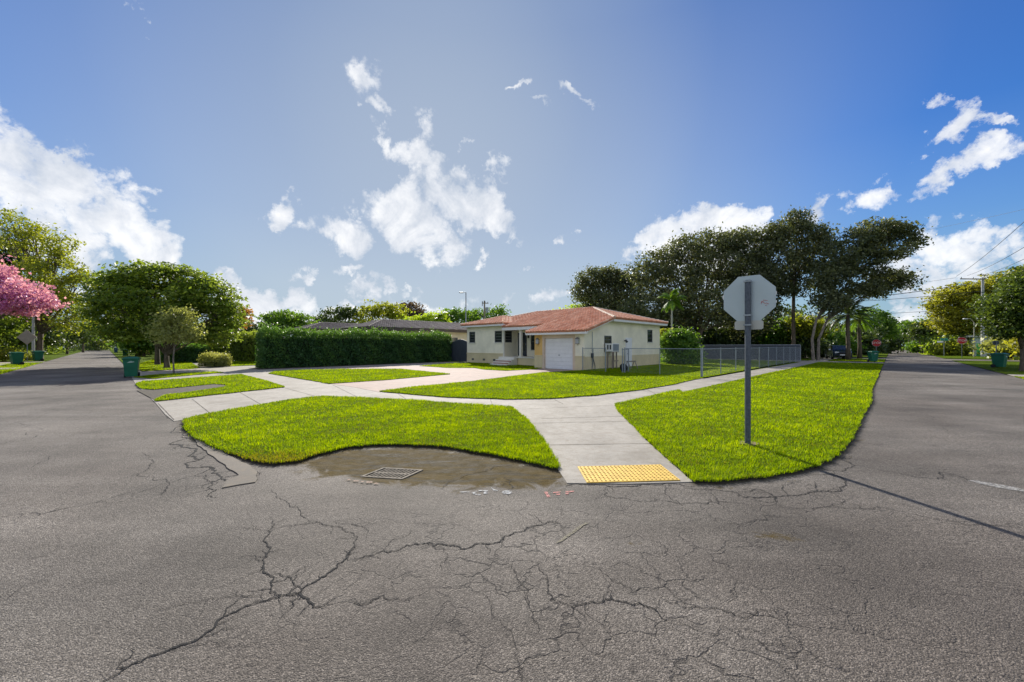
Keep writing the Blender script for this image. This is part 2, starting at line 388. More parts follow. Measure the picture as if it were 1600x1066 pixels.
# ---------------------------------------------------------------- grass blades
def blades(polyset):
    VV = []; RR = []
    sx = []; sy = []
    # sample in view-independent rings around the street corner
    for k, p in polyset:
        P = np.array([q[:2] for q in p]); x0, y0 = P.min(0); x1, y1 = P.max(0)
        if x1-x0 > 80 or y1-y0 > 80: x0, x1 = max(x0, -70), min(x1, 60); y1 = min(y1, 75)
        cell = 1.0 if k in 'AB' else 2.0
        gx = np.arange(x0, x1, cell); gy = np.arange(y0, y1, cell)
        for cx in gx:
            for cy in gy:
                d = math.hypot(cx+cell/2, cy+cell/2)
                if d > 60: continue
                dens = min(6500, 6500*(5.2/max(d, 4))**1.75)
                n = int(dens*cell*cell)
                if n < 1: continue
                sx.append(cx+rng.random(n)*cell); sy.append(cy+rng.random(n)*cell)
        X = np.concatenate(sx); Y = np.concatenate(sy); sx = []; sy = []
        ok = inpoly(X, Y, p); X = X[ok]; Y = Y[ok]
        # fringe: blades overhang the edge a little
        VV.append(np.stack([X, Y], 1))
    for k, p in polyset:      # straggling blades right on the cut edge
        for i in range(len(p)):
            a_, b_ = p[i], p[(i+1) % len(p)]; dd_ = math.hypot(*a_); ln_ = math.dist(a_, b_)
            n = int(min(420, 420*(6/max(dd_, 5)))*ln_) if dd_ < 30 else 0
            if n: t_ = rng.random(n); VV.append(np.stack([a_[0]+(b_[0]-a_[0])*t_+rng.normal(size=n)*.016, a_[1]+(b_[1]-a_[1])*t_+rng.normal(size=n)*.016], 1))
    S = np.concatenate(VV); X, Y = S[:, 0], S[:, 1]; n = len(X)
    d = np.hypot(X, Y)
    nz = .5+.5*np.sin(X*1.9+1.3*np.sin(Y*1.1))*np.sin(Y*2.3+np.sin(X*.9))
    nz2 = .5+.5*np.sin(X*7.1+2*np.sin(Y*5.3))*np.sin(Y*6.3+2*np.sin(X*4.7))
    h = (.026+.032*rng.random(n))*(.7+.35*nz+.35*nz2); w = np.clip(.0046*d/5.0, .0046, .03)*(.7+.6*rng.random(n))
    h = h*np.clip(1-.0*d, .6, 1)
    th = rng.random(n)*2*np.pi; lean = (.25+.75*rng.random(n))*h
    ux, uy = np.cos(th), np.sin(th); wx, wy = -uy*w/2, ux*w/2
    V = np.zeros((n, 5, 3), np.float32)
    z0 = LH-.01
    V[:, 0] = np.stack([X-wx, Y-wy, np.full(n, z0)], 1); V[:, 1] = np.stack([X+wx, Y+wy, np.full(n, z0)], 1)
    mx, my, mz = X+ux*lean*.35, Y+uy*lean*.35, z0+h*.62
    V[:, 2] = np.stack([mx+wx*.8, my+wy*.8, mz], 1); V[:, 3] = np.stack([mx-wx*.8, my-wy*.8, mz], 1)
    V[:, 4] = np.stack([X+ux*lean, Y+uy*lean, z0+h], 1)
    base = np.arange(n, dtype=np.int32)[:, None]*5
    T = np.concatenate([base+np.array([0, 1, 2]), base+np.array([0, 2, 3]), base+np.array([3, 2, 4])], 0)
    r = np.clip(.35+.35*(nz2-.5)+.25*(nz-.5)+.5*rng.random(n), .08, 1)
    dd = np.minimum(np.hypot((X-DRY[0][0])/1.1, (Y-DRY[0][1])/.45), np.hypot((X-DRY[1][0])/.6, (Y-DRY[1][1])/.3))
    dry = rng.random(n) < np.clip(.75*(1.3-dd), .02+.10*(nz*nz2 < .08), .8); r[dry] = rng.random(dry.sum())*.08
    return V.reshape(-1, 3), T, np.concatenate([r, r, r])
V, T, r = blades([(k, p) for k, p in lawn_polys if k in 'ABCDEFGHIJNP'])
g = npmesh('grass', V, T, M_BLADE, rnd=r); tag(g, 'short bright green grass blades covering the lawns', 'grass', kind='stuff')
print('blades', len(T)//3)

# ================================================================ ground, road
mb = MB().box(-400, 400, -60, 700, -.6, -.03); tag(mb.build('ground', M_LAWN), kind='structure')
# pit under the grate: rectangle in world x/y
GR0 = G(594, 729.4); GR1 = G(655, 733.7); GR2 = G(629, 747); GR3 = G(575, 742)
gc = Vector(((GR0[0]+GR1[0]+GR2[0]+GR3[0])/4, (GR0[1]+GR1[1]+GR2[1]+GR3[1])/4, 0)); grot = math.atan2(GR1[1]-GR0[1], GR1[0]-GR0[0])*.8
GW, GD = .58, .40
MUD = gp([(468,724),(500,712),(540,703),(590,697),(640,697),(700,701),(770,712),(820,723),(878,737),(888,757),(850,762),(780,762),(700,758),(620,757),(560,753),(500,742)])
def road():
    def lines():
        return np.unique(np.round(np.concatenate([np.arange(-40, -8, 2), np.arange(-8, 9.6, .06), np.arange(9.6, 16, .4), np.arange(16, 202, 3)]), 3))
    ga = lines(); gb = lines()
    Agr, Bgr = np.meshgrid(ga, gb, indexing='ij')
    ca = (Agr[:-1, :-1]+Agr[1:, 1:])/2; cb = (Bgr[:-1, :-1]+Bgr[1:, 1:])/2
    inn = ((cb > -4.85) & (cb < .95)) | ((ca > -4.3) & (ca < 1.4)) | ((ca > -4.3) & (cb > -4.85) & (ca+cb*.93 < 9.6) & (ca < 9.6) & (cb < 9.6))
    inn |= (ca > 67) & (ca < 74) & (cb < 80)       # the cross street further on
    X = Agr*Ax-Bgr*Ay; Y = Agr*Ay+Bgr*Ax
    cx = ca*Ax-cb*Ay; cy = ca*Ay+cb*Ax
    lx = (cx-gc.x)*math.cos(grot)+(cy-gc.y)*math.sin(grot); ly = -(cx-gc.x)*math.sin(grot)+(cy-gc.y)*math.cos(grot)
    inn &= ~((abs(lx) < GW/2-.045) & (abs(ly) < GD/2-.045))
    ii, jj = np.nonzero(inn); nb = len(gb)
    F_ = np.stack([ii*nb+jj, (ii+1)*nb+jj, (ii+1)*nb+jj+1, ii*nb+jj+1], 1)
    used, inv = np.unique(F_, return_inverse=True); F_ = inv.reshape(F_.shape)
    x = X.ravel()[used]; y = Y.ravel()[used]
    mud = np.zeros(len(x)); near = np.hypot(x, y) < 14
    mi = inpoly(x, y, MUD); dm = np.where(near, dpoly(x, y, MUD), 9)
    mud = np.clip(.5+np.where(mi, 1, -1)*dm/.8, 0, 1)
    d = np.full(len(x), 9.0)
    for k, p in lawn_polys:
        if k in 'ABF': d = np.minimum(d, dpoly(x, y, p))
    lit = np.exp(-d/.20)*.85*(np.hypot(x, y) < 40)
    tired = .15+1.0*np.exp(-((np.hypot(x-G(1060,930)[0], y-G(1060,930)[1])/1.5)**2))+.8*np.exp(-((np.hypot(x-G(850,900)[0], y-G(850,900)[1])/.9)**2))+.8*np.exp(-((np.hypot(x-G(1200,775)[0], (y-G(1200,775)[1])*1.5)/1.3)**2))+.5*np.exp(-((np.hypot(x-G(330,740)[0], y-G(330,740)[1])/1.0)**2))+.3*np.exp(-((np.hypot(x-G(600,850)[0], y-G(600,850)[1])/1.0)**2))
    for (u_, v_, a_, b_, k_) in ((1205, 836, .30, .085, .62), (1235, 842, .16, .06, .6), (995, 850, .12, .05, .55), (1130, 762, .25, .08, .5), (1345, 690, .3, .5, .35)):
        q = G(u_, v_); mud = np.maximum(mud, k_*np.exp(-((x-q[0])/a_)**2-((y-q[1])/b_)**2))
    z = np.zeros(len(x))
    z = -.030*mud*np.clip(1-np.hypot(x-gc.x, y-gc.y)/1.6, 0, 1)
    o = npmesh('road', np.stack([x, y, z], 1), F_, M_ASPH, attrs={'mud': mud, 'litter': lit, 'tired': np.clip(tired, 0, 1.2)*.72}, smooth=True)
    tag(o, kind='structure')
road()
# sheets of concrete --------------------------------------------------
def sheet(name, poly, z, mat, step=.15, rimw=.08, thick=.02, kind='structure', jit=.0):
    poly = resample(poly, step, jit)
    mb = MB().prism(poly, z-thick, z); o = mb.build(name, mat)
    a = o.data.attributes.new('rim', 'FLOAT', 'POINT'); a.data.foreach_set('value', [0.0]*len(o.data.vertices))
    tag(o, kind=kind); return o
kerb_line = [(289,656),(272,659),(258,648),(243,630),(212,601),(207,592),(205,585)]
sheet('sidewalk', gp(kerb_line)+abp([(1.15,31),(1.15,42)])+abp([(9,58),(9.5,33.0),(24,33.4),(26,30),(26,24),(26,19),(22.1,19.0),(22.1,14.8),(21,6.8),(50,6.62),(67,6.62),(67,5.15),(14,5.15)])+gp([(1058,612),(960,634),(1012,691),(1082,754),(984,757),(886,756),(868,728),(846,690),(797,639),(720,634),(640,628),(500,622),(400,637)]), .010, M_CONC)
sheet('paver_driveway', gp([(516,600.5),(555,606),(593,613.5),(740,598),(844,584.5)])+abp([(21.3,14.9),(22.16,14.9),(22.16,19.1),(23.5,20)])+gp([(790,580),(742,575.4),(655,572.0),(560,573.4),(500,576),(470,578.4),(623,577.0),(703,585.5),(600,595)]), .016, M_PAV, .5)
sheet('far_sidewalk', abp([(-7.4,24),(-7.4,62),(-6,62),(-6,24)]), .055, M_CONC, 5)
for q in ([(-4.2,44),(-4.2,47),(-20,47),(-20,44)], [(-4.2,60),(-4.2,62),(-20,62),(-20,60)]):
    sheet('driveway_apron', abp(q), .050, M_CONC, 5)
sheet('driveway_apron', abp([(50.0,.6),(53.5,.6),(53.5,20),(50.0,20)]), .012, M_CONC, 5)
sheet('driveway_apron', abp([(33.4,-4.7),(35.6,-4.7),(35.6,-14),(33.4,-14)]), .050, M_CONC, 5)
sheet('kerb_strip', gp([(300,678),(322,694),(350,708),(378,723),(401,736),(400,754),(347,763),(356,752),(374,744),(352,728),(330,712),(310,697)]), .012, M_CONC2, .12, jit=.012)
M_SOIL = paint('wet_soil', (.055, .045, .03), .9, 0, .5, 8, .6)
sheet('dirt_patch', gp([(214,611),(240,609),(292,604.8),(335,600.5),(361,603.5),(345,607.6),(300,615),(262,620),(244,627)]), .018, M_SOIL, .2)
sheet('mulch_shade_strip', abp([(7.4,31.5),(24.6,32.6),(24.6,34.6),(7.4,34.4)]), .020, M_SOIL, .5)  # shaded ground at the hedge foot, its shade put in as dark mulch
# joints of the concrete
jm = MB()
def ribbon(mb, pts, w, z, jitw=.3):
    n = len(pts); vs = []
    for i, p in enumerate(pts):
        q0 = pts[max(i-1, 0)]; q1 = pts[min(i+1, n-1)]; dx, dy = q1[0]-q0[0], q1[1]-q0[1]; l = math.hypot(dx, dy) or 1
        t = i/(n-1) if n > 1 else 0
        ww = (w(t) if callable(w) else w)*random.uniform(1-jitw, 1+jitw)/2
        vs += [(p[0]-dy/l*ww, p[1]+dx/l*ww, z), (p[0]+dy/l*ww, p[1]-dx/l*ww, z)]
    mb.add(vs, [(2*i, 2*i+1, 2*i+3, 2*i+2) for i in range(n-1)], .5)
for a, b in (((826,697),(1021,694)), ((800,663),(992,659)), ((812,640),(958,634)), ((770,636),(766,624)), ((640,628),(622,616)), ((560,622),(520,602)), ((497,621),(444,606.5)),
             ((272,657),(247,631)), ((330,648),(300,624)), ((410,634),(375,614)), ((500,606),(455,612)), ((880,632),(866,625)), ((1030,619),(1010,609)),
             ((470,590),(440,593)), ((430,580),(395,586)), ((846,655),(985,651))):
    ribbon(jm, resample([G(*a)[:2], G(*b)[:2]], .1, .003, False), .014, .0145)
for a in np.arange(15, 66, 1.5): ribbon(jm, [AB(a, 5.17)[:2], AB(a, 6.6)[:2]], .016, .0145)
tag(jm.build('pavement_joint', M_SOIL), kind='structure')
# ---------------------------------------------------------------- traced cracks
def frac(pts, rough=.16, it=4):
    pts = [tuple(p[:2]) for p in pts]
    for _ in range(it):
        q = []
        for p, r in zip(pts, pts[1:]):
            d = math.dist(p, r)
            if d < .02: q.append(p); continue
            k = random.gauss(0, rough)*d*.8; q += [p, ((p[0]+r[0])/2-(r[1]-p[1])/d*k, (p[1]+r[1])/2+(r[0]-p[0])/d*k)]
        pts = q+[pts[-1]]
    return pts
cm = MB()
cracks = [
 ([(160,1066),(255,1020),(330,985),(385,947),(420,938)], .020), ([(420,938),(447,930),(470,925),(500,905),(530,880),(555,855)], .018),
 ([(553,872),(600,860),(650,850),(690,850),(720,858),(760,850),(800,835),(830,822),(872,816)], .016),
 ([(440,930),(425,915),(428,903),(412,895),(418,870),(412,845),(418,830)], .017), ([(413,833),(440,824),(490,818),(520,822),(545,832),(557,838),(555,857)], .009),
 ([(447,930),(470,930),(485,942),(503,950)], .018), ([(470,925),(460,915),(455,903),(435,896)], .010), ([(503,950),(560,945),(600,930),(640,940)], .008),
 ([(420,938),(380,932),(330,935),(240,955)], .006), ([(420,830),(400,822),(375,825)], .006), ([(418,830),(430,812)], .007),
 ([(0,808),(60,806),(120,792),(170,780),(230,765),(300,745)], .010), ([(225,705),(233,727),(240,748),(250,778)], .010), ([(62,712),(48,732)], .008),
 ([(262,650),(285,680),(305,704),(318,717),(335,735),(345,748),(352,752)], .035), ([(322,742),(332,758),(330,770),(340,778)], .016), ([(345,748),(375,742),(400,738)], .014),
 ([(300,745),(318,738),(322,730)], .013), ([(402,737),(402,750)], .018), ([(425,765),(445,782),(470,805),(500,820)], .007), ([(520,815),(560,822),(575,832)], .008),
 ([(800,880),(808,905),(820,935),(830,965),(842,990)], .006), ([(885,947),(920,942),(970,940),(1010,948),(1045,972)], .013), ([(840,880),(855,905),(862,935),(900,945)], .007),
 ([(1040,940),(1100,950),(1140,956),(1165,967),(1215,952)], .008), ([(1045,972),(1100,990),(1180,1000),(1260,1010)], .005), ([(900,880),(950,900),(985,925),(1040,915)], .005),
 ([(884,760),(905,757),(945,758),(1000,758),(1062,757),(1085,760)], .022), ([(950,760),(945,775),(1000,784),(1080,786),(1150,786),(1200,790)], .009),
 ([(1068,762),(1100,765),(1150,770),(1165,778),(1190,777),(1230,775),(1262,770),(1290,768),(1315,760),(1317,748),(1300,740),(1270,742)], .016),
 ([(1150,770),(1180,765),(1205,772),(1215,784),(1195,785),(1165,778)], .012), ([(1200,790),(1260,795),(1300,790),(1350,796),(1410,800),(1470,812),(1540,820),(1590,818)], .009),
 ([(1300,740),(1320,733),(1335,728),(1330,712)], .014), ([(1335,728),(1360,732),(1400,740),(1440,747),(1470,738),(1510,750),(1560,758),(1600,770)], .012),
 ([(1262,770),(1275,760),(1270,752)], .012), ([(1230,775),(1222,762),(1240,755)], .010), ([(1340,727),(1400,728),(1480,733),(1560,738),(1600,740)], .006),
 ([(1100,765),(1120,780),(1140,800)], .007), ([(1140,818),(1180,812),(1220,806)], .008), ([(1040,760),(1045,775),(1065,790)], .008), ([(1290,768),(1300,790)], .008),
 ([(735,905),(770,940),(800,990),(820,1066)], .004), ([(600,858),(625,842),(640,828)], .005), ([(690,850),(700,870),(690,890)], .005),
 ([(0,700),(40,680),(80,640)], .008), ([(1400,620),(1450,650),(1500,680),(1600,720)], .006), ([(1510,610),(1600,655)], .010), ([(1330,665),(1420,668),(1520,672),(1600,676)], .004),
 ([(0,940),(40,915),(70,905)], .004), ([(690,765),(720,745),(760,735),(800,728)], .012), ([(790,745),(800,760),(795,775)], .010), ([(240,1010),(330,1000),(420,1000)], .004)]
CR = []
for pts, w in cracks:
    g0 = [G(u, v)[:2] for u, v in pts]; fp = frac(g0, .17, 5 if w > .01 else 4)
    dist = math.hypot(*g0[0]); w = w*.74
    ribbon(cm, fp, (lambda t, w=w: w*(.35+.65*math.sin(math.pi*min(1, max(0, .08+t*.84))))), .0042, .55)
    # side branches
    for _ in range(int(len(g0)*1.1)):
        i = random.randrange(1, len(fp)-1); p = fp[i]; q = fp[i+1]; th = math.atan2(q[1]-p[1], q[0]-p[0])+random.choice((-1, 1))*random.uniform(.5, 1.4)
        l = random.uniform(.08, .32)*max(1, dist/5); e = (p[0]+math.cos(th)*l, p[1]+math.sin(th)*l)
        ribbon(cm, frac([p, e], .22, 4), (lambda t, w=w: w*.5*(1-t)+.0006), .0038, .5)
M_CRACK = paint('crack_dark', (.010, .010, .011), .95)
tag(cm.build('road_crack', M_CRACK), kind='structure')
# ---------------------------------------------------------------- paint marks
def marking(name, polys, colr, z=.0055):
    mm = MB()
    for p in polys: mm.prism(resample(gp(p), .03, .004), z-.001, z)
    m, nt, out = nmat(name); n = noise(nt, pos(nt), 38, 5, .7)
    tr = N(nt, 'ShaderNodeBsdfTransparent'); p = N(nt, 'ShaderNodeBsdfPrincipled'); p.inputs['Base Color'].default_value = rgba(colr); p.inputs['Roughness'].default_value = .8
    mx = N(nt, 'ShaderNodeMixShader'); L(nt, ramp(nt, n, [(.40, 0), (.56, .8)]), mx.inputs[0]); L(nt, tr.outputs[0], mx.inputs[1]); L(nt, p.outputs[0], mx.inputs[2]); L(nt, mx.outputs[0], out.inputs[0])
    o = mm.build('road_marking', m); tag(o, kind='structure')
def dab(u, v, w, h): return [(u+w*math.cos(t*math.pi/5), v+h*math.sin(t*math.pi/5)) for t in range(10)][::-1]
marking('white_spray', [dab(792,770,8,3), [(738,772),(744,770),(745,768.6),(737,770)], [(740,771),(752,774),(750,775.2),(739,773)], [(748,766.5),(762,767),(762,768.5),(748,768)], [(758,768),(763,771),(756,773),(755,771.5)], [(767,762),(774,766),(780,767),(771,767.5)],
   [(719,769),(733,769),(733,770),(719,770)]], (.42, .43, .44))
marking('pink_spray', [[(850,769),(855,769),(860,777),(855,778)], [(864,769.5),(876,768.5),(876,770),(864,771.5)], [(869,772),(875,772),(875,774),(869,774)], [(883,768.5),(897,767.5),(897,769),(889,770),(888,773),(884,773)]], (.60, .25, .22))
marking('rust_mark', [dab(556,752,5,.8), dab(577,754,6,1.2), dab(588,756,4,1), dab(545,750,3,.9), dab(566,753,3,.7)], (.33, .21, .15))
marking('ochre_spray', [[(868,850),(878,847),(912,822),(920,818),(915,817),(900,826)]], (.19, .17, .115))
marking('worn_white_line', [[(1512,752),(1522,751),(1570,759),(1600,765),(1600,769),(1560,763)]], (.34, .33, .31))
0 and marking('worn_lane_line', [[(1450,596),(1452,596),(1474,625),(1536,680),(1532,680),(1469,625)]], (.26, .25, .235))
M_STAIN = paint('oil_stain', (.03, .024, .018), .7)
# leaf scraps and pebbles lying on the tarmac: loose litter
lt = MB()
for _ in range(900):
    k, p = random.choice([q for q in lawn_polys if q[0] in 'AAB']); q = random.choice(p)
    x, y = q[0]+random.gauss(0, .12), q[1]+random.gauss(0, .12)-.05
    if math.hypot(x, y) > 16: continue
    s = random.uniform(.006, .022); t = random.random()*6.3; z = .006
    lt.add([(x+s*math.cos(t), y+s*math.sin(t), z), (x+s*.4*math.cos(t+1.6), y+s*.4*math.sin(t+1.6), z+.004), (x-s*math.cos(t), y-s*math.sin(t), z), (x+s*.4*math.cos(t-1.6), y+s*.4*math.sin(t-1.6), z+.003)], [(0, 1, 2, 3)])
tag(lt.build('leaf_litter', leafmat('litter', (.10, .06, .03), (.20, .13, .06), (.35, .27, .12), .1)), 'dry leaf scraps scattered along the edge of the grass', 'leaf litter', kind='stuff')

# ================================================================ storm grate
M_IRON = paint('grate_iron', (.20, .175, .14), .85, 0, .45, 30, .1, .15); 
t = thing('storm_grate', 'rusty pale iron drain grate with slanted slots in the muddy corner', 'drain', (gc.x, gc.y, -.044), grot)
sk = .13   # lean of the parallelogram seen on site
def gl(x, y): return (x + sk*y*2.2, y)
f = MB()
for poly in ([(-GW/2,-GD/2),(GW/2,-GD/2),(GW/2,-GD/2+.03),(-GW/2,-GD/2+.03)], [(-GW/2,GD/2-.03),(GW/2,GD/2-.03),(GW/2,GD/2),(-GW/2,GD/2)],
             [(-GW/2,-GD/2+.03),(-GW/2+.03,-GD/2+.03),(-GW/2+.03,GD/2-.03),(-GW/2,GD/2-.03)], [(GW/2-.03,-GD/2+.03),(GW/2,-GD/2+.03),(GW/2,GD/2-.03),(GW/2-.03,GD/2-.03)]):
    f.prism([gl(*q) for q in poly], .005, .034)
f.build('frame', M_IRON, t)
b = MB(); b.prism([gl(*q) for q in [(-GW/2+.03,-.013),(GW/2-.03,-.013),(GW/2-.03,.013),(-GW/2+.03,.013)]], .008, .031)
for k in range(10):
    x = -GW/2+.03+(k+.5)*(GW-.06)/10+.013
    for y0, y1 in ((-GD/2+.03, -.013), (.013, GD/2-.03)):
        if k < 10: b.prism([gl(*q) for q in [(x,y0),(x+.019,y0),(x+.019,y1),(x,y1)]], .008, .030)
b.build('bars', M_IRON, t)
p = MB(); p.box(-GW/2-.03, GW/2+.03, -GD/2-.03, GD/2+.03, -.55, -.50)
for x0, x1, y0, y1 in ((-GW/2-.05,-GW/2-.02,-GD/2-.05,GD/2+.05), (GW/2+.02,GW/2+.05,-GD/2-.05,GD/2+.05), (-GW/2-.02,GW/2+.02,-GD/2-.05,-GD/2-.02), (-GW/2-.02,GW/2+.02,GD/2+.02,GD/2+.05)): p.box(x0, x1, y0, y1, -.55, -.012)
p.build('pit', M_BLACK, t)
# tactile pad -----------------------------------------------------------
c4 = [G(903,731.5), G(1031,727.8), G(1063,752.5), G(917,756.5)]
o0 = Vector(c4[3]); ex = Vector(c4[2])-o0; ey = (Vector(c4[0])-o0+Vector(c4[1])-Vector(c4[2]))/2; w_, d_ = ex.length, ey.length
t = thing('tactile_pad', 'yellow tactile paving pad with raised dots at the foot of the ramp', 'tactile paving', (o0.x, o0.y, .010), math.atan2(ex.y, ex.x))
ey2 = Vector((ey.dot(ex.normalized()), abs(ex.normalized().cross(ey).z), 0))
def pq(s, q): return (w_*s+ey2.x*q, ey2.y*q)
M_YEL = paint('tactile_yellow', (.66, .43, .075), .7, 0, .24, 9)
MB().prism([pq(0, 0), pq(1, 0), pq(1, 1), pq(0, 1)], 0, .012).build('slab', M_YEL, t, bevel=.003)
dm = MB()
for i in range(22):
    for j in range(10):
        x, y = pq((i+.6)/22.2, (j+.6)/10.2); r0, r1 = .0145, .008
        vs = [(x+r0*math.cos(k*math.pi/4), y+r0*math.sin(k*math.pi/4), .012) for k in range(8)]+[(x+r1*math.cos(k*math.pi/4), y+r1*math.sin(k*math.pi/4), .019) for k in range(8)]
        dm.add(vs, [(k, (k+1) % 8, 8+(k+1) % 8, 8+k) for k in range(8)]+[tuple(range(8, 16))])
dm.build('dots', paint('tactile_dot', (.52, .33, .05), .65, 0, .2, 12), t)

# ================================================================ stop sign (seen from behind)
def octagon(r=.381, rot=0):
    c = r/math.cos(math.pi/8); return [(c*math.cos(math.pi/8+k*math.pi/4), c*math.sin(math.pi/8+k*math.pi/4)) for k in range(8)]
def text_mesh(body, size, mat, parent, name='lettering', loc=(0, 0, 0), rot=(math.pi/2, 0, 0), ext=.001):
    cu = bpy.data.curves.new('txt', 'FONT'); cu.body = body; cu.size = size; cu.align_x = 'CENTER'; cu.align_y = 'CENTER'; cu.extrude = ext
    o = bpy.data.objects.new('txt', cu); col.objects.link(o); bpy.context.view_layer.update()
    me = bpy.data.meshes.new_from_object(o.evaluated_get(bpy.context.evaluated_depsgraph_get())); bpy.data.objects.remove(o)
    me.materials.clear(); q = link(name, me, mat, parent); q.location = loc; q.rotation_euler = rot; return q
def stop_sign(loc, face, label, zc=2.46, s=1.0, plate=True, post_r=.045, back=M_SIGNB, group=None, graffiti=False, zt=None):
    """local -y is the printed side"""
    t = thing('stop_sign', label, 'sign', loc, face, group)
    MB().tube([(0, .065, -.05), (0, .065, zc+.30*s)], post_r, 12).build('post', M_POST, t)
    p = MB().extr(octagon(.381*s), (0, 0, zc), (1,0,0), (0,0,1), (0,1,0), -.004, .004).build('panel', back, t)
    MB().extr(octagon(.362*s), (0, -.006, zc), (1,0,0), (0,0,1), (0,1,0), -.001, .001).build('red_face', M_RED, t)
    text_mesh('STOP', .34*s, M_WHITE, t, loc=(0, -.0085, zc-.01))
    if plate:
        pl = [(x, y) for x, y in ((-.21,-.055),(-.185,-.075),(.185,-.075),(.21,-.055),(.21,.055),(.185,.075),(-.185,.075),(-.21,.055))]
        MB().extr(pl, (0, .004, zc-.381*s-.060), (1,0,0), (0,0,1), (0,1,0), -.003, .003).build('plate', paint('plate_back', (.46, .46, .42), .5, .2, .08), t)
    MB().tube([(0, -.01, zc+.28*s), (0, .125, zc+.28*s)], .010, 6).build('bolt', M_GALV, t)
    if graffiti:
        gm = MB(); z0 = zc-.09; x0 = -.235
        for pts in ([(-.05,-.02),(-.02,.0),(.0,-.01),(.04,.025),(.05,.01)], [(-.035,.035),(.0,.045),(.03,.05)], [(-.03,-.035),(.0,-.04)], [(.02,.03),(.05,.035),(.055,-.01)]):
            gm.tube([(x0+x, .0055, z0+z) for x, z in pts], .0035, 4)
        gm.build('scribble', paint('red_marker', (.55, .12, .12), .6), t)
    for zb in (zc+.28*s, zc-.28*s, zc-.381*s-.06):
        MB().box(-.055, .055, .058, .118, zb-.012, zb+.012).build('clamp', M_GALV, t)
    return t
sp = G(1170, 697.5)
# printed side looks away from the camera, down the right-hand road
t = stop_sign((sp[0], sp[1], .03), ANG+math.pi/2, 'back of grey stop sign on steel post in the near lawn', graffiti=True)
t.location = (sp[0], sp[1], 0.0)
ds = MB(); ds.prism([(sp[0]+.16*math.cos(k*.7)*random.uniform(.7, 1.2), sp[1]+.14*math.sin(k*.7)*random.uniform(.7, 1.2)) for k in range(9)], .03, .058)
tag(ds.build('bare_soil', paint('dry_soil', (.20, .15, .09), .95, 0, .4, 20)), kind='structure')

exec_house = True
# ================================================================ tiled roofs
def roof_plane(mb, capmb, o, e, s, slope, poly, tile=.24, course=.40):
    """o eave origin (x,y,z), e unit along eave, s unit horizontally up-slope, poly list of (t, r)"""
    o = Vector(o); e = Vector((e[0], e[1], 0)); s3 = Vector((s[0], s[1], slope)); up = Vector((-s[0]*slope, -s[1]*slope, 1)).normalized()
    n = len(poly); vs = [o+e*t+s3*r for t, r in poly]; vs2 = [v-up*.09 for v in vs]
    mb.add(vs+vs2, [tuple(range(n)), tuple(range(n, 2*n))[::-1]]+[(i, n+i, n+(i+1) % n, (i+1) % n) for i in range(n)], .1)
    t0 = min(p[0] for p in poly); t1 = max(p[0] for p in poly); k = int((t1-t0)/tile)
    for i in range(k):
        tc = t0+(i+.5)*(t1-t0)/k; rs = []
        for j in range(n):
            a, b = poly[j], poly[(j+1) % n]
            if (a[0] > tc) != (b[0] > tc): rs.append(a[1]+(b[1]-a[1])*(tc-a[0])/(b[0]-a[0]))
        rs.sort()
        for r0, r1 in zip(rs[::2], rs[1::2]):
            r = r0-.05
            colr = random.random()
            while r < r1-.05:
                rr = min(r+course, r1+.02); w = tile*.36
                va = []
                for (q, lift, ws) in ((r, .045, 1.0), (rr+.03, .012, .85)):
                    for m in range(5):
                        th = math.pi*m/4; va.append(o+e*(tc-math.cos(th)*w*ws)+s3*q+up*(math.sin(th)*.085+lift-.02))
                mb.add(va, [(m, m+1, 6+m, 5+m) for m in range(4)]+[(0, 5, 5, 0)][:0]+[(4, 3, 2, 1, 0)], min(1, max(0, .6*random.random()+.4*colr)))
                r = rr
def caps(name, mat, parent, *runs):
    for rn in runs:
        mb = MB(); cap(mb, *rn); mb.build(name, mat, parent)
def cap(mb, p, q, r=.09):
    p, q = Vector(p), Vector(q); d = (q-p); n = max(2, int(d.length/.4))
    for i in range(n):
        a = p+d*i/n; b = p+d*(i+1.1)/n; mb.tube([a+Vector((0, 0, .05)), b+Vector((0, 0, .03))], [r*1.15, r*.95], 8)

# ================================================================ main house (local x = away along a, y = left along b)
HA, HB = 22.18, 14.72
H = thing('house', 'cream one-storey corner house with red clay tile roof and single white garage door', 'house', AB(HA, HB), ANG)
# walls with openings: generic panel wall in local coordinates
def wall(mb, axis, c, s0, s1, z0, z1, th, holes=()):
    """axis 'x': wall lies along x at y=c ; thickness goes to +th side"""
    xs = sorted({s0, s1, *[h[0] for h in holes], *[h[1] for h in holes]}); zs = sorted({z0, z1, *[h[2] for h in holes], *[h[3] for h in holes]})
    for a, b in zip(xs, xs[1:]):
        zz = z0
        segs = []
        for p, q in zip(zs, zs[1:]):
            mxm, mz = (a+b)/2, (p+q)/2
            if any(h[0] < mxm < h[1] and h[2] < mz < h[3] for h in holes): continue
            if segs and abs(segs[-1][1]-p) < 1e-6: segs[-1][1] = q
            else: segs.append([p, q])
        for p, q in segs:
            if axis == 'x': mb.box(a, b, min(c, c+th), max(c, c+th), p, q)
            else: mb.box(min(c, c+th), max(c, c+th), a, b, p, q)
BAND = .93; EV = 3.52
w = MB(); lo = MB()
GD_Y0, GD_Y1 = .93, 3.42
W1 = (13.98, 14.83, 1.95, 3.0); W2 = (10.32, 11.25, 1.95, 3.0)
# garage front
wall(w, 'y', 0, 0, GD_Y0-.18, BAND, 2.60, .2); 
wall(w, 'y', 0, GD_Y0-.18, GD_Y1+.18, 2.2, 2.60, .2)
wall(lo, 'y', -.02, -.0, GD_Y0-.18, 0, BAND, .22)
wo = MB(); wall(wo, 'y', 0, GD_Y1+.18, 4.37, BAND, 2.60, .2)
wall(lo, 'y', -.02, GD_Y1+.18, 4.37, 0, BAND, .22)
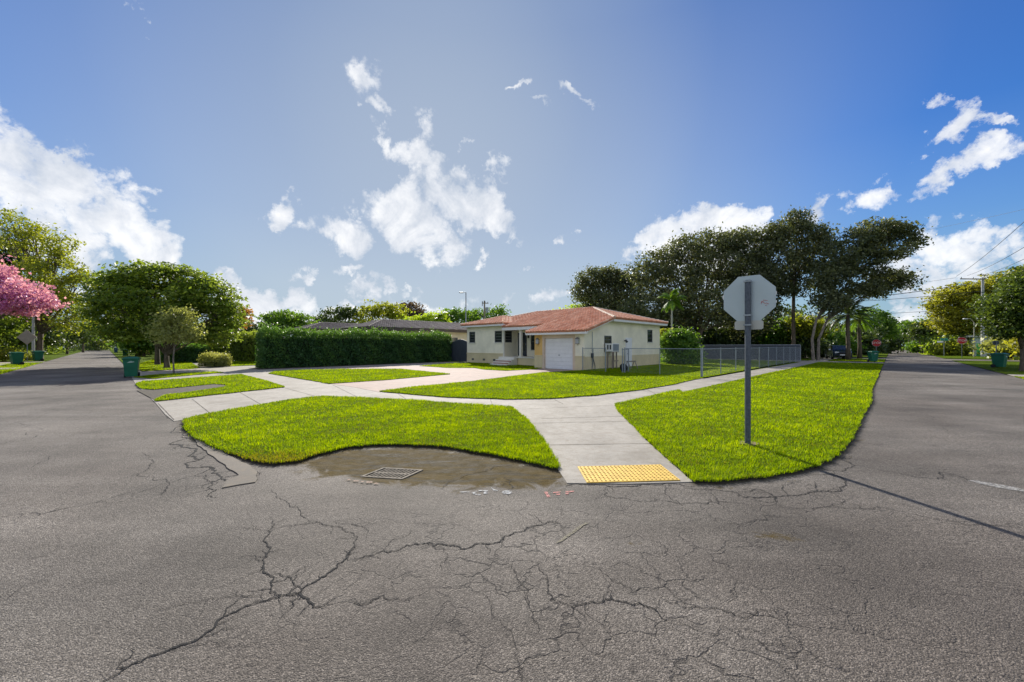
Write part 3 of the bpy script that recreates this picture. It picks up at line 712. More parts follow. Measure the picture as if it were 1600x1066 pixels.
# side wall (along x at y=0): stepped up under the rake
WS1 = (2.5, 3.5, 1.2, 2.38); WS2 = (9.37, 10.29, 1.95, 3.0); DS = (5.66, 6.5, .08, 2.2)
wall(w, 'x', 0, .2, 3.4, BAND, 2.62, .2, [(WS1[0], 3.4, WS1[2], WS1[3])])
wall(w, 'x', 0, 3.4, 11.8, BAND, 3.55, .2, [(3.4, WS1[1], WS1[2], WS1[3]), WS2, (DS[0], DS[1], 0, DS[3])])
lo2 = MB(); wall(lo2, 'x', -.015, .2, 11.8, 0, BAND, .215, [(DS[0], DS[1], 0, BAND)])
tri = MB(); tri.extr([(.0, 2.605), (3.4, 2.62), (3.4, 3.55), (3.0, 3.50)], (0, 0, 0), (1,0,0), (0,0,1), (0,1,0), .0, .2)
# left block
wall(w, 'y', 2.47, 10.2, 15.2, BAND, EV, .2, [W1, W2]); wall(lo, 'y', 2.45, 10.2, 15.2, 0, BAND, .22)
WR = (2.67+.0, 3.6, 1.95, 3.0)
wall(w, 'x', 10.2, 2.67, 4.3, .66, EV, .2, [WR]); wall(w, 'x', 15.0, 2.67, 11.8, 0, EV, .2)
# porch back wall with door and window
PD = (8.98, 10.13, .70, 2.85); PW = (6.9, 8.5, 1.27, 2.8)
wall(w, 'y', 4.3, .2, 10.2, .66, EV, .2, [PD, PW]); wall(w, 'x', 4.17, .2, 4.3, 0, 2.9, .2)
wall(w, 'y', 11.6, .2, 15.0, 0, EV, .2)
wall(lo, 'y', 2.05, 4.40, 8.05, 0, .62, .2)
w.build('wall', M_CREAM, H); tri.build('gable_wall', M_CREAM, H)
tag(wo.build('wall', M_OCHRE, H), 'ochre wall pier left of the garage door')
split_build(lo, 'wall_base', M_TAN, H); lo2.build('wall_base', M_TAN, H)
# ledges at the colour change
MB().box(-.05, .0, -.03, GD_Y0-.18, BAND-.02, BAND+.05).box(-.05, .0, GD_Y1+.18, 4.39, BAND-.02, BAND+.05).box(2.42, 2.47, 10.17, 15.22, BAND-.02, BAND+.05).split('ledge', M_TAN, H)
# porch
MB().box(2.0, 4.3, 4.37, 10.2, .62, .70).build('porch_floor', M_OFFW, H)
st = MB(); st.box(1.62, 2.0, 8.0, 9.9, 0, .68)
for i, (x0, x1, z) in enumerate(((1.28, 1.62, .50), (.96, 1.28, .32), (.62, .96, .15))): st.box(x0, x1, 8.0, 9.9+.0*i, 0, z)
st.build('steps', M_OFFW, H)
st = MB()
for x0, z in ((1.275, .30), (.955, .13)): st.box(x0-.006, x0, 8.05, 9.85, z-.08, z+.1)
st.split('stair_riser', paint('brick_red', (.30, .13, .10), .9), H)
MB().box(2.05, 2.25, 7.62, 7.84, .70, 3.02).box(2.01, 2.29, 7.58, 7.88, .70, .82).box(2.01, 2.29, 7.58, 7.88, 2.90, 3.01).build('porch_column', M_OFFW, H)
MB().box(2.47, 2.6, 10.06, 10.2, .66, 3.3).build('porch_column', M_OFFW, H)
MB().box(1.95, 4.3, 4.40, 10.19, 3.03, 3.07).build('porch_ceiling', M_OFFW, H)
# windows (frame proud of glass)
def window(name, axis, c, h, out, fr=M_FRAME, bars=1, sill=True, lab=None):
    s0, s1, z0, z1 = h; m = MB(); e = .055
    def bx(a, b, p, q, d0=-.015, d1=.07):
        lo_, hi_ = sorted((c+out*-d0, c+out*-d1))
        (m.box(a, b, lo_, hi_, p, q) if axis == 'x' else m.box(lo_, hi_, a, b, p, q))
    bx(s0, s1, z0, z0+e); bx(s0, s1, z1-e, z1); bx(s0, s0+e, z0+e, z1-e); bx(s1-e, s1, z0+e, z1-e)
    for k in range(bars):
        zc = z0+(z1-z0)*(k+1)/(bars+1); bx(s0+e, s1-e, zc-.02, zc+.02)
    o = m.build('window_frame' if name == 'window' else name, fr, H)
    g = MB(); d = (c-out*.05, c-out*.06); lo_, hi_ = min(d), max(d)
    (g.box(s0+.03, s1-.03, lo_, hi_, z0+.03, z1-.03) if axis == 'x' else g.box(lo_, hi_, s0+.03, s1-.03, z0+.03, z1-.03))
    g.build('pane', M_GLASS, o)
    if sill:
        q = MB(); d = (c+out*.07, c+out*.003); lo_, hi_ = min(d), max(d)
        (q.box(s0-.06, s1+.06, lo_, hi_, z0-.07, z0) if axis == 'x' else q.box(lo_, hi_, s0-.06, s1+.06, z0-.07, z0)); q.build('sill', M_OFFW, o)
    return o
window('window', 'y', 2.47, W1, -1, bars=3); window('window', 'y', 2.47, W2, -1, bars=3)
window('window', 'x', 10.2, WR, -1, bars=3, sill=False)
window('window', 'y', 4.3, PW, -1, bars=1); window('window', 'x', 0, (2.5, 3.5, 1.8, 2.38), -1, bars=1, sill=False)
window('window', 'x', 0, WS2, -1, bars=2)
# front door
o = MB().box(4.34, 4.40, PD[0], PD[1], PD[2], PD[3]).build('front_door', M_DGREY, H)
MB().tube([(4.30, PD[0]+.12, 1.7), (4.30, PD[0]+.12, 1.9)], .02, 6).build('handle', M_GALV, o)
MB().box(4.31, 4.335, PD[0]+.25, PD[1]-.25, 1.2, 2.6).build('door_glass', M_GLASS, o)
# garage door: four sections with grooves
gdm = MB()
for k in range(8): gdm.box(.10, .14 if k % 2 else .143, GD_Y0, GD_Y1, .02+k*.272, .02+k*.272+.260)
gdm.box(.145, .16, GD_Y0, GD_Y1, 0, 2.2)
gd = gdm.build('garage_door', M_WHITE, H, bevel=.004)
MB().box(.07, .10, 2.10, 2.24, .98, 1.02).tube([(.06, 2.17, 1.0), (.10, 2.17, 1.0)], .03, 8).build('handle', M_GALV, gd)
MB().box(-.03, .22, GD_Y0-.18, GD_Y0-.002, 0, 2.2).box(-.03, .22, GD_Y1+.002, GD_Y1+.18, 0, 2.2).box(-.03, -.002, GD_Y0-.18, GD_Y1+.18, 2.2, 2.42).split('garage_trim', M_PEACH, H)
# side door, foot plate
o = MB().box(DS[0]+.02, DS[1]-.02, -.05, .05, .06, DS[3]-.02).build('side_door', M_WHITE, H)
MB().box(DS[0]-.08, DS[0]+.02, -.03, .1, .0, DS[3]+.08).box(DS[1]-.02, DS[1]+.08, -.03, .1, .0, DS[3]+.08).box(DS[0]+.02, DS[1]-.02, -.03, .1, DS[3]-.02, DS[3]+.08).build('door_frame', M_WHITE, H)
MB().tube([(DS[0]+.12, -.09, 1.05), (DS[0]+.12, -.05, 1.05)], .03, 8).build('handle', M_GALV, o)
MB().tube([(5.45, -.02, 2.05), (5.38, -.16, 2.08)], .05, 8).tube([(5.38, -.16, 2.10), (5.30, -.28, 1.95)], [.05, .09], 10).build('flood_light', M_DGREY, H)
# wall lanterns
for y in (.51, 4.02):
    l = MB().box(-.16, -.03, y-.11, y+.11, 1.83, 2.12).build('wall_lantern', paint('lantern_glass', (.42, .44, .45), .35), H)
    MB().taper(-.095, y, 2.12, 2.24, .18, .28, .05, .06).box(-.18, -.02, y-.13, y+.13, 1.80, 1.83).tube([(-.03, y, 1.72), (-.12, y, 1.72)], .015, 6).build('cap', paint('pewter', (.20, .20, .20), .5, .4), l)
MB().tube([(4.22, 8.75, 2.35), (4.22, 8.75, 2.6)], .07, 8).taper(4.22, 8.75, 2.6, 2.72, .18, .18, .04, .04).build('porch_lamp', M_BLACK, H)
# vents, conduits, hose
v = MB()
for y in (14.3, 12.7, 11.3): v.box(2.435, 2.45, y-.15, y+.15, .28, .46)
v.split('vent', M_FRAME, H)
MB().tube([(.9, -.04, 0.1), (.9, -.04, 2.62)], .02, 6).tube([(1.0, -.04, .3), (1.0, -.04, 1.5)], .015, 6).build('conduit', M_GALV, H)
MB().box(.75, .95, -.12, -.02, .85, 1.15).tube([(.85, -.1, .9), (.9, -.25, .3), (.8, -.3, .05)], .03, 6).build('meter_box', M_DGREY, H)
# roof ------------------------------------------------------------------
RX0, RX1, RY0, RY1, RZ, SL = 3.02, 12.32, -.52, 15.6, 3.66, .28
hd = (RX1-RX0)/2; ridge = RZ+SL*hd; r = MB(); cp = MB()
gy = 4.85
gr = 3.52; pr = 1.22; by0 = 9.7
bx0 = 1.97; bh = (RY1-by0)/2; bapex = bx0+bh; bz = RZ+SL*bh; ymid = (RY1+by0)/2
xj = RX0+bh                       # ridge of the block meets the main plane
fz = RZ-SL*gr
# front plane (t along y from RY0, r measured from the garage eave at x=-.5)
roof_plane(r, cp, (RX0-gr, RY0, fz), (0, 1), (1, 0), SL, [(0, 0), (gy-RY0, 0), (gy-RY0, gr-pr), (by0-RY0, gr-pr), (by0-RY0, gr), (ymid-RY0, gr+bh), (RY1-hd-RY0, gr+hd), (hd, gr+hd), (0, gr)])
roof_plane(r, cp, (RX0, RY0, RZ), (1, 0), (0, 1), SL, [(0, 0), (RX1-RX0, 0), (hd, hd)])
roof_plane(r, cp, (RX1, RY0, RZ), (0, 1), (-1, 0), SL, [(0, 0), (RY1-RY0, 0), (RY1-RY0-hd, hd), (hd, hd)])
roof_plane(r, cp, (bx0, RY1, RZ), (1, 0), (0, -1), SL, [(0, 0), (RX1-bx0, 0), (RX0+hd-bx0, hd), (xj-bx0, bh), (bh, bh)])
roof_plane(r, cp, (bx0, by0, RZ), (0, 1), (1, 0), SL, [(0, 0), (RY1-by0, 0), (bh, bh)])
roof_plane(r, cp, (bx0, by0, RZ), (1, 0), (0, 1), SL, [(0, 0), (RX0-bx0, 0), (xj-bx0, bh), (bh, bh)])
r.build('roof', M_TILE, H)
mx = RX0+hd
caps('hip_cap', paint('pale_mortar', (.74, .60, .48), .85, 0, .15), H, ((RX0, RY0, RZ), (mx, RY0+hd, ridge)), ((RX1, RY0, RZ), (mx, RY0+hd, ridge)), ((RX1, RY1, RZ), (mx, RY1-hd, ridge)), ((xj, ymid, bz), (mx, RY1-hd, ridge)))
caps('ridge_cap', M_TILE, H, ((mx, RY0+hd, ridge), (mx, RY1-hd, ridge)), ((bx0, by0, RZ), (bapex, ymid, bz)), ((bx0, RY1, RZ), (bapex, ymid, bz)), ((bapex, ymid, bz), (xj, ymid, bz)), ((RX0-gr, RY0+.03, fz), (RX0, RY0+.03, RZ), .06), ((RX0-gr, gy-.03, fz), (RX0-pr, gy-.03, RZ-SL*pr), .06))
fa = MB()
def fascia(p, q, h=.20, t=.03):
    p, q = Vector(p), Vector(q); d = (q-p); d.z = 0; d.normalize(); nn = Vector((d.y, -d.x, 0))*t
    fa.add([p, q, q+nn, p+nn, p-Vector((0,0,h)), q-Vector((0,0,h)), q+nn-Vector((0,0,h)), p+nn-Vector((0,0,h))], [(0,1,2,3),(4,7,6,5),(0,4,5,1),(1,5,6,2),(2,6,7,3),(3,7,4,0)])
zz = -.03
fascia((RX0-gr+.04, RY0, fz+zz), (RX0-gr+.04, gy, fz+zz)); fascia((RX0-pr+.04, gy, RZ-SL*pr+zz), (RX0-pr+.04, by0, RZ-SL*pr+zz), .30)
fascia((bx0+.04, by0, RZ+zz), (bx0+.04, RY1, RZ+zz)); fascia((RX1, RY0+.04, RZ+zz), (RX0, RY0+.04, RZ+zz)); fascia((bx0, RY1-.04, RZ+zz), (RX1, RY1-.04, RZ+zz))
fascia((RX0, by0+.04, RZ+zz), (bx0, by0+.04, RZ+zz), .45); fascia((RX0-.0, RY0+.10, RZ-.0+zz), (RX0-gr, RY0+.10, fz+zz), .16); fascia((RX0-pr, gy-.02, RZ-SL*pr+zz), (RX0-gr, gy-.02, fz+zz), .16)
fa.build('fascia', M_WHITE, H)
sf = MB().box(RX0, RX1-.05, RY0+.05, 0, 3.40, 3.44).box(bx0+.05, 2.47, by0+.05, RY1-.05, 3.42, 3.45).box(RX0-gr+.06, 0, RY0+.05, gy-.05, 2.50, 2.53)
sf.build('soffit', M_OFFW, H)
# air conditioner in the side window, on its wooden stand (both push as one with the unit)
AC = thing('window_air_conditioner', 'white window air conditioner jutting from the garage side wall', 'air conditioner', AB(HA+3.0, HB-.02), ANG)
MB().box(-.46, .46, -.62, -.02, 1.25, 1.82).build('case', M_WHITE, AC, bevel=.015)
MB().box(-.40, .40, -.635, -.622, 1.30, 1.77).build('rear_grille', paint('grille_grey', (.22, .25, .28), .5), AC)
MB().box(-.474, -.462, -.50, -.40, 1.40, 1.72).box(-.474, -.462, -.30, -.20, 1.40, 1.72).build('louvre', M_BLACK, AC)
ST = thing('wooden_stand', 'brown timber stand propping up the air conditioner', 'stand', AB(HA+3.0, HB-.02), ANG)
for x, y in ((-.4, -.58), (.15, -.58), (-.4, -.2), (.4, -.2)): MB().box(x-.04, x+.04, y-.04, y+.04, .02, 1.20).build('leg', M_WOODP, ST)
MB().box(-.44, .44, -.62, -.54, 1.20, 1.25).box(-.44, .44, -.26, -.16, 1.20, 1.25).box(-.4, .4, -.60, -.56, .55, .63).build('rail', M_WOODP, ST)
# a low bench with junk beside the stand
bt = thing('timber_sawhorse', 'low weathered timber trestle in the grass by the side door', 'trestle', AB(HA+3.6, HB-1.5), ANG)
MB().box(-.6, .6, -.06, .06, .52, .60).build('beam', M_WOODP, bt)
for x in (-.5, .5):
    for y in (-.25, .25): MB().tube([(x, y, .02), (x, y*.15, .53)], .03, 5).build('leg', M_WOODP, bt)
pt = thing('black_bag', 'black rubbish bag slumped against the fence post', 'bag', AB(22.4, 12.0), 0)
bg = MB()
ring = []
for i in range(7):
    ph = math.pi*i/6
    for k in range(10):
        th = 2*math.pi*k/10; q = 1+.18*math.sin(3*th+i)
        ring.append((.24*math.sin(ph)*math.cos(th)*q, .22*math.sin(ph)*math.sin(th)*q, .03+.27*(1-math.cos(ph))))
bg.add(ring, [(i*10+k, i*10+(k+1) % 10, (i+1)*10+(k+1) % 10, (i+1)*10+k) for i in range(6) for k in range(10)])
bg.build('sack', M_BLACK, pt, smooth=True)

# ================================================================ chain-link fence
def chain_fence(name, p0, p1, posts, h, label, rail=True, gate=False, mesh=.075):
    p0, p1 = Vector(p0), Vector(p1); d = p1-p0; Ln = d.length; ang = math.atan2(d.y, d.x)
    t = thing(name, label, 'fence' if not gate else 'gate', p0, ang)
    for s in posts: MB().tube([(s, 0, 0), (s, 0, h+.06)], .035 if s in (posts[0], posts[-1]) else .026, 8).build('post', M_GALV, t)
    MB().tube([(0, 0, h), (Ln, 0, h)], .022, 6).build('top_rail', M_GALV, t)
    m = MB(); k = int(Ln/mesh)+int(h/mesh)
    th = .0016
    for sgn in (1, -1):
        for i in range(-int(h/mesh), int(Ln/mesh)+1):
            x0 = i*mesh; z0, z1 = .06, h
            xa, xb = x0, x0+(z1-z0)
            if xb < 0 or xa > Ln: continue
            za, zb = z0, z1
            if xa < 0: za += -xa; xa = 0
            if xb > Ln: zb -= xb-Ln; xb = Ln
            if sgn < 0: xa, xb = Ln-xa, Ln-xb
            m.add([(xa-th, -.002, za), (xa+th, -.002, za), (xb+th, .002, zb), (xb-th, .002, zb)], [(0, 1, 2, 3)])
            m.add([(xa, -th, za), (xa, th, za), (xb, th, zb), (xb, -th, zb)], [(0, 1, 2, 3)])
    m.build('wire_mesh', M_GALV, t); return t
FH = 1.5
chain_fence('chain_link_fence', AB(21.8, 14.6), AB(21.8, 12.9), [0, 1.7], FH, 'short chain-link panel between the garage corner and the open gate')
chain_fence('garden_gate', AB(21.8, 11.75), AB(22.9, 11.9), [0, 1.05], FH-.05, 'open chain-link gate beside the white side door', gate=True)
chain_fence('chain_link_fence', AB(21.8, 11.6), AB(21.6, 7.15), [0, 2.2, 4.45], FH, 'chain-link fence crossing the lawn toward the round corner bush')
chain_fence('chain_link_fence', AB(21.6, 7.1), AB(52.1, 7.1), [3.05*k for k in range(11)], FH, 'long chain-link fence along the sidewalk behind the near stop sign')
# screened fence at the end of the yard
t = thing('screened_fence', 'dark screened fence with pale rail closing the back of the yard', 'fence', AB(52.6, 7.2), ANG+math.pi/2)
MB().box(0, 22, -.02, .02, .05, 1.72).build('screen', M_DGREY, t); MB().tube([(0, -.05, 1.74), (22, -.05, 1.74)], .04, 6).build('top_rail', M_GALV, t)
for k in range(8): MB().tube([(k*3.1, -.06, 0), (k*3.1, -.06, 1.78)], .035, 6).build('post', M_GALV, t)
# charcoal gate between house and hedge
t = thing('driveway_gate', 'charcoal double gate with arched top between house and long hedge', 'gate', AB(25.2, 29.95), ANG+math.pi/2)
for k, (x0, x1) in enumerate(((.04, 1.72), (1.76, 3.5))):
    xs = np.linspace(x0, x1, 13); f_ = (lambda x: 1.95+.30*math.cos((x-1.74)/1.74*math.pi/2)**2)
    MB().extr([(x0, .05), (x1, .05)]+[(x, f_(x)) for x in xs[::-1]], (0, 0, 0), (1,0,0), (0,0,1), (0,1,0), -.02, .02).build('leaf', M_DGREY, t)
    MB().tube([(x, -.03, f_(x)+.03) for x in xs], .035, 6).build('frame', paint('gate_trim', (.16, .18, .20), .5), t)
for x in (0, 1.74, 3.54): MB().box(x-.04, x+.04, -.05, .05, 0, 2.1).build('post', M_DGREY, t)

# ================================================================ neighbour house
NH = thing('house', 'low house with dark grey tile roof showing above the long clipped hedge', 'house', AB(17.75, 36.5), ANG)
r = MB(); c_ = MB(); SLN = .30
def hip(r, c_, x0, x1, y0, y1, z, sl):
    h_ = (y1-y0)/2
    roof_plane(r, c_, (x0, y0, z), (0, 1), (1, 0), sl, [(0, 0), (y1-y0, 0), (h_, h_)])
    roof_plane(r, c_, (x0, y0, z), (1, 0), (0, 1), sl, [(0, 0), (x1-x0, 0), (x1-x0-h_, h_), (h_, h_)])
    roof_plane(r, c_, (x0, y1, z), (1, 0), (0, -1), sl, [(0, 0), (x1-x0, 0), (x1-x0-h_, h_), (h_, h_)])
    roof_plane(r, c_, (x1, y0, z), (0, 1), (-1, 0), sl, [(0, 0), (y1-y0, 0), (h_, h_)])
    ym = y0+h_; zt = z+sl*h_
    for p, q in (((x0, y0, z), (x0+h_, ym, zt)), ((x0, y1, z), (x0+h_, ym, zt)), ((x0+h_, ym, zt), (x1-h_, ym, zt)), ((x1, y0, z), (x1-h_, ym, zt))): cap(c_, p, q, .08)
hip(r, c_, 0, 18, 0, 6.2, 3.5, SLN); hip(r, c_, -1.2, 14, 13.8, 19.8, 3.7, SLN); hip(r, c_, 5, 12, 4, 17, 3.45, .2)
r.build('roof', M_GTILE, NH); c_.build('ridge_cap', M_GTILE, NH)
MB().box(.5, 17.5, .5, 5.7, 0, 3.42).box(-.7, 13.5, 14.3, 19.3, 0, 3.62).box(5.5, 11.5, 5.72, 14.28, 0, 3.3).build('wall', stucco('beige_stucco', (.66, .60, .46)), NH)
MB().box(.0, 18, -.03, .03, 3.2, 3.44).box(-.03, .03, .03, 6.17, 3.2, 3.44).build('fascia', paint('brown_fascia', (.09, .07, .06), .6), NH)
for x in (2, 6, 10): MB().box(x, x+1.3, .46, .497, 1.4, 2.6).build('window', M_GLASS, NH)

# ================================================================ foliage
def leaves(name, C_, size, mat, parent, rnd, flat=.0, loc=(0, 0, 0), elong=1.7):
    """C_ (n,3) leaf centres, size scalar or (n,)"""
    n = len(C_); nr = rng.normal(size=(n, 3)); nr[:, 2] = nr[:, 2]*(1-flat)+flat*1.5*np.sign(nr[:, 2]+1e-6)
    nr /= np.linalg.norm(nr, axis=1)[:, None]
    a = np.cross(nr, rng.normal(size=(n, 3))); a /= np.linalg.norm(a, axis=1)[:, None]+1e-9; b = np.cross(nr, a)
    s = (size*(.6+.8*rng.random(n)))[:, None]
    V = np.stack([C_+a*s*elong/2, C_+b*s*.5+nr*s*.12, C_-a*s*elong/2, C_-b*s*.5+nr*s*.12], 1).reshape(-1, 3)
    Fq = np.arange(n*4, dtype=np.int32).reshape(n, 4)
    return npmesh(name, V, Fq, mat, parent, rnd=np.clip(rnd, 0, 1))
LM = dict(
 gold=leafmat('leaf_gold', (.060, .065, .012), (.180, .185, .022), (.420, .410, .045), .45),
 mid=leafmat('leaf_mid', (.020, .048, .012), (.055, .095, .018), (.180, .240, .045), .32),
 plum=leafmat('leaf_plum', (.045, .030, .028), (.105, .070, .058), (.200, .140, .100), .25),
 dome=leafmat('leaf_dome', (.026, .062, .012), (.085, .150, .020), (.320, .390, .070), .42),
 dark=leafmat('leaf_dark', (0.020, 0.043, 0.017), (0.051, 0.087, 0.026), (0.123, 0.167, 0.043), .28),
 oak=leafmat('leaf_oak', (.030, .044, .026), (.072, .090, .044), (.210, .225, .105), .30),
 green=leafmat('leaf_green', (0.029, 0.080, 0.014), (0.072, 0.167, 0.022), (0.203, 0.319, 0.036), .38),
 yell=leafmat('leaf_yellow', (0.072, 0.109, 0.012), (0.181, 0.217, 0.020), (0.377, 0.392, 0.043), .42),
 lime=leafmat('leaf_lime', (0.116, 0.189, 0.012), (0.261, 0.377, 0.017), (0.478, 0.580, 0.058), .45),
 olive=leafmat('leaf_olive', (0.102, 0.131, 0.043), (0.217, 0.246, 0.080), (0.435, 0.435, 0.174), .40),
 pink=leafmat('blossom_pink', (.24, .03, .20), (.50, .13, .42), (.82, .45, .76), .38),
 red=leafmat('leaf_red', (0.145, 0.043, 0.022), (0.290, 0.102, 0.043), (0.435, 0.232, 0.058), .35),
 hedge=leafmat('leaf_hedge', (0.017, 0.058, 0.023), (0.043, 0.116, 0.038), (0.131, 0.246, 0.043), .33))
def tree(name, label, base, blobs, n, lsize, mat, group=None, trunk_r=.22, stems=1, fill=.55, spread=.45, bark=None, cat='tree', fork=.35, per=26, flat=.0, extra=None, twist=.5, clean=True, ragged=.3, zs=.55, gap=-.42):
    """blobs: (dx,dy,dz,rx,ry,rz) relative to base, in metres"""
    t = thing(name, label, cat, base, 0, group); B_ = np.array(blobs, float)
    vol = (B_[:, 3]*B_[:, 4]*B_[:, 5])**(2/3.); pr_ = vol/vol.sum(); nc = max(8, int(n/per))
    bi = rng.choice(len(B_), nc, p=pr_)
    d = rng.normal(size=(nc, 3)); d /= np.linalg.norm(d, axis=1)[:, None]
    rr = (fill+(1-fill)*rng.random(nc)**.7)*(1+.22*(rng.random(nc) < ragged)*rng.random(nc)*2)
    cc = B_[bi, :3]+d*B_[bi, 3:]*rr[:, None]
    # carve irregular hollows through the crown
    ph = rng.random(3)*6
    h_ = np.sin(cc[:, 0]*1.1+ph[0])*np.sin(cc[:, 1]*1.0+ph[1])*np.sin(cc[:, 2]*1.3+ph[2])
    cc = cc[h_ > gap]; nc = len(cc); clum = rng.random(nc)
    rep = np.repeat(np.arange(nc), per)
    g_ = rng.normal(size=(len(rep), 3))*np.array([spread, spread, spread*zs])*(.5+rng.random(nc)[rep, None])
    P_ = cc[rep]+g_; rnd_ = .62*clum[rep]+.38*rng.random(len(rep))
    if clean: P_[:, 2] = np.maximum(P_[:, 2], .1)
    leaves('crown', P_, np.full(len(P_), lsize), LM[mat], t, rnd_, flat)
    tb = MB(); top = B_[:, :3].mean(0); zt = B_[:, 2].min()
    fz_ = max(.8, (zt-B_[:, 5].mean())*1.0)*fork/.35
    fz_ = min(max(fz_, .8), top[2]*.75)
    for s in range(stems):
        ang = s*2.4+.5; off = (0 if stems == 1 else .35); bx_, by_ = off*math.cos(ang), off*math.sin(ang)
        f0 = Vector((bx_*2.2+top[0]*.15, by_*2.2+top[1]*.15, fz_))
        q = trunk_r*(1 if stems == 1 else .75)
        tb.tube([(bx_, by_, -.1), (bx_*.95, by_*.95, .15), (bx_*1.3+random.uniform(-.1, .1)*twist, by_*1.3, fz_*.5), f0], [q*1.5, q*1.1, q*.9, q*.78], 8)
        tg = list(range(len(B_)))[s::stems] if stems > 1 else range(len(B_))
        for i in tg:
            e = Vector(B_[i, :3]); m = f0.lerp(e, .5)+Vector((random.uniform(-.4, .4)*twist, random.uniform(-.4, .4)*twist, random.uniform(-.2, .5)*twist))
            tb.tube([f0-Vector((0, 0, .2)), m, e], [q*.6, q*.4, q*.2], 6)
            sub = np.nonzero(np.linalg.norm((cc-B_[i, :3])/B_[i, 3:], axis=1) < 1.05)[0]
            for j in (rng.choice(sub, min(9, len(sub)), replace=False) if len(sub) else []):
                st_ = m.lerp(e, random.uniform(.1, 1)); ee = Vector(cc[j]); mm_ = st_.lerp(ee, .5)+Vector((0, 0, random.uniform(-.1, .3)))
                tb.tube([st_, mm_, ee], [q*.2, q*.12, q*.04+.005], 5, cap=False)
    tb.build('trunk', bark or M_BARK, t, smooth=True)
    return t
def itree(name, label, bu, bv, Y, ib, n, lsize, mat, depth=1.0, **k):
    """crown masses measured on site: (u, v, ru, rv) at distance Y"""
    b = at(bu, bv, Y); b = (b[0], b[1], 0)
    bl = []
    for q in ib:
        u, v, ru, rv = q[:4]; dy = q[4] if len(q) > 4 else 0; Yq = Y+dy; c = at(u, v, Yq)
        bl.append((c[0]-b[0], c[1]-b[1], c[2], ru/F*Yq, ru/F*Yq*depth, rv/F*Yq))
    return tree(name, label, b, bl, n, lsize, mat, **k)

# ---- left side
itree('flowering_tree', 'pink blossoming tree leaning over the left roadside', -25, 565, 36,
      [(-6,438,30,22),(32,460,28,20),(62,472,20,13),(-40,438,40,38),(2,468,35,20,-2),(24,482,28,11,1)], 15000, .16, 'pink', trunk_r=.2, spread=.35, fill=.3)
itree('broadleaf_tree', 'tall airy yellow-green tree rising behind the pink blossom', 62, 560, 48,
      [(30,352,28,20),(12,372,24,22),(55,370,24,20),(95,385,22,14),(75,405,24,14),(50,430,36,18),(100,430,32,22),(120,450,26,20),(95,470,36,20),(60,480,40,20),(115,500,22,18)], 21000, .17, 'yell', trunk_r=.3, spread=.42, per=15, ragged=.5, gap=-.1)
itree('broadleaf_tree', 'dark dense tree at the far left edge behind the blossom', 5, 560, 52,
      [(5,390,30,26),(-20,400,40,40),(25,405,24,20),(0,470,50,40),(20,510,50,26),(70,520,30,22)], 13000, .26, 'dark', trunk_r=.3, spread=.6, fill=.4)
itree('spreading_tree', 'broad dome-shaped green tree behind the young sapling', 261, 576, 29,
      [(190,450,36,22),(235,435,38,20),(280,438,38,20),(320,460,34,24),(345,490,26,26),(250,475,60,30),(190,485,40,24),(300,500,46,26),(165,440,22,12),(220,515,50,16),(335,520,26,18)], 46000, .14, 'dome', trunk_r=.17, spread=.34, fill=.6, fork=.25, flat=.5, per=20, zs=.22, gap=-.3)
itree('broadleaf_tree', 'slim tree with dark trunk standing behind the domed tree', 246, 570, 34,
      [(240,490,40,26),(215,500,30,20),(265,505,30,20)], 6000, .2, 'dark', trunk_r=.18, spread=.4)
itree('young_tree', 'young pale olive sapling on the grass strip near the green bin', 271.5, 583, 24,
      [(272,497,20,14),(262,512,22,16),(290,512,20,15),(275,525,32,12),(300,522,12,8),(285,490,12,9)], 5200, .085, 'olive', trunk_r=.045, spread=.2, fill=.2, bark=M_BARKP, per=16)
itree('broadleaf_tree', 'red-tinged tree crown poking out right of the domed tree', 372, 560, 50, [(372,490,14,8),(380,487,9,5),(362,500,20,12)], 2500, .2, 'red', trunk_r=.15, spread=.35)
k = 0
def bgtrees(lst, labels_group):
    for (nm, lab, u, v, Y, bl, n, ls, mt) in lst: itree(nm, lab, u, v, Y, bl, n, ls, mt, trunk_r=.2, spread=.55, group=labels_group, fill=.35)
bgtrees([
 ('background_tree', 'dark tree over the second hedge, right of the red-tinged crown', 395, 556, 70, [(360,518,22,14),(395,516,26,12),(420,520,18,10)], 3500, .3, 'dark'),
 ('background_tree', 'rounded green and gold tree above the left end of the long hedge', 445, 553, 75, [(432,505,22,16),(455,498,26,12),(475,506,18,14)], 5000, .28, 'green'),
 ('background_tree', 'feathery dark tree between the gold tree and the grey roof', 520, 552, 85, [(500,500,18,8),(525,492,22,10),(545,489,16,8),(520,510,40,12)], 4500, .3, 'dark'),
 ('background_tree', 'yellowish tree peaking above the grey roof ridge', 600, 552, 85, [(575,492,18,12),(600,485,22,14),(615,490,20,14),(585,508,36,10)], 5000, .3, 'yell'),
 ('background_tree', 'purple-brown domed tree above the grey roof', 643, 551, 95, [(643,484,18,13),(640,494,26,14)], 3000, .32, 'plum'),
 ('background_tree', 'lime tree right of the purple-brown dome above the grey roof', 672, 552, 80, [(640,503,18,7),(660,500,14,8),(680,500,22,9)], 3200, .28, 'lime'),
 ('background_tree', 'green tree just left of the street lamp over the grey roof', 710, 552, 88, [(705,493,20,10),(725,498,24,10),(690,502,20,8)], 3200, .3, 'green'),
 ('background_tree', 'green tree behind the transformer pole above the red roof', 770, 552, 90, [(745,490,14,8),(780,490,14,8),(760,500,34,10)], 3000, .3, 'green'),
 ('background_tree', 'low bright bush showing over the red roof ridge', 905, 556, 66, [(905,484,14,8),(890,490,18,8),(925,482,14,8)], 2400, .24, 'lime')], 'trees behind the houses')
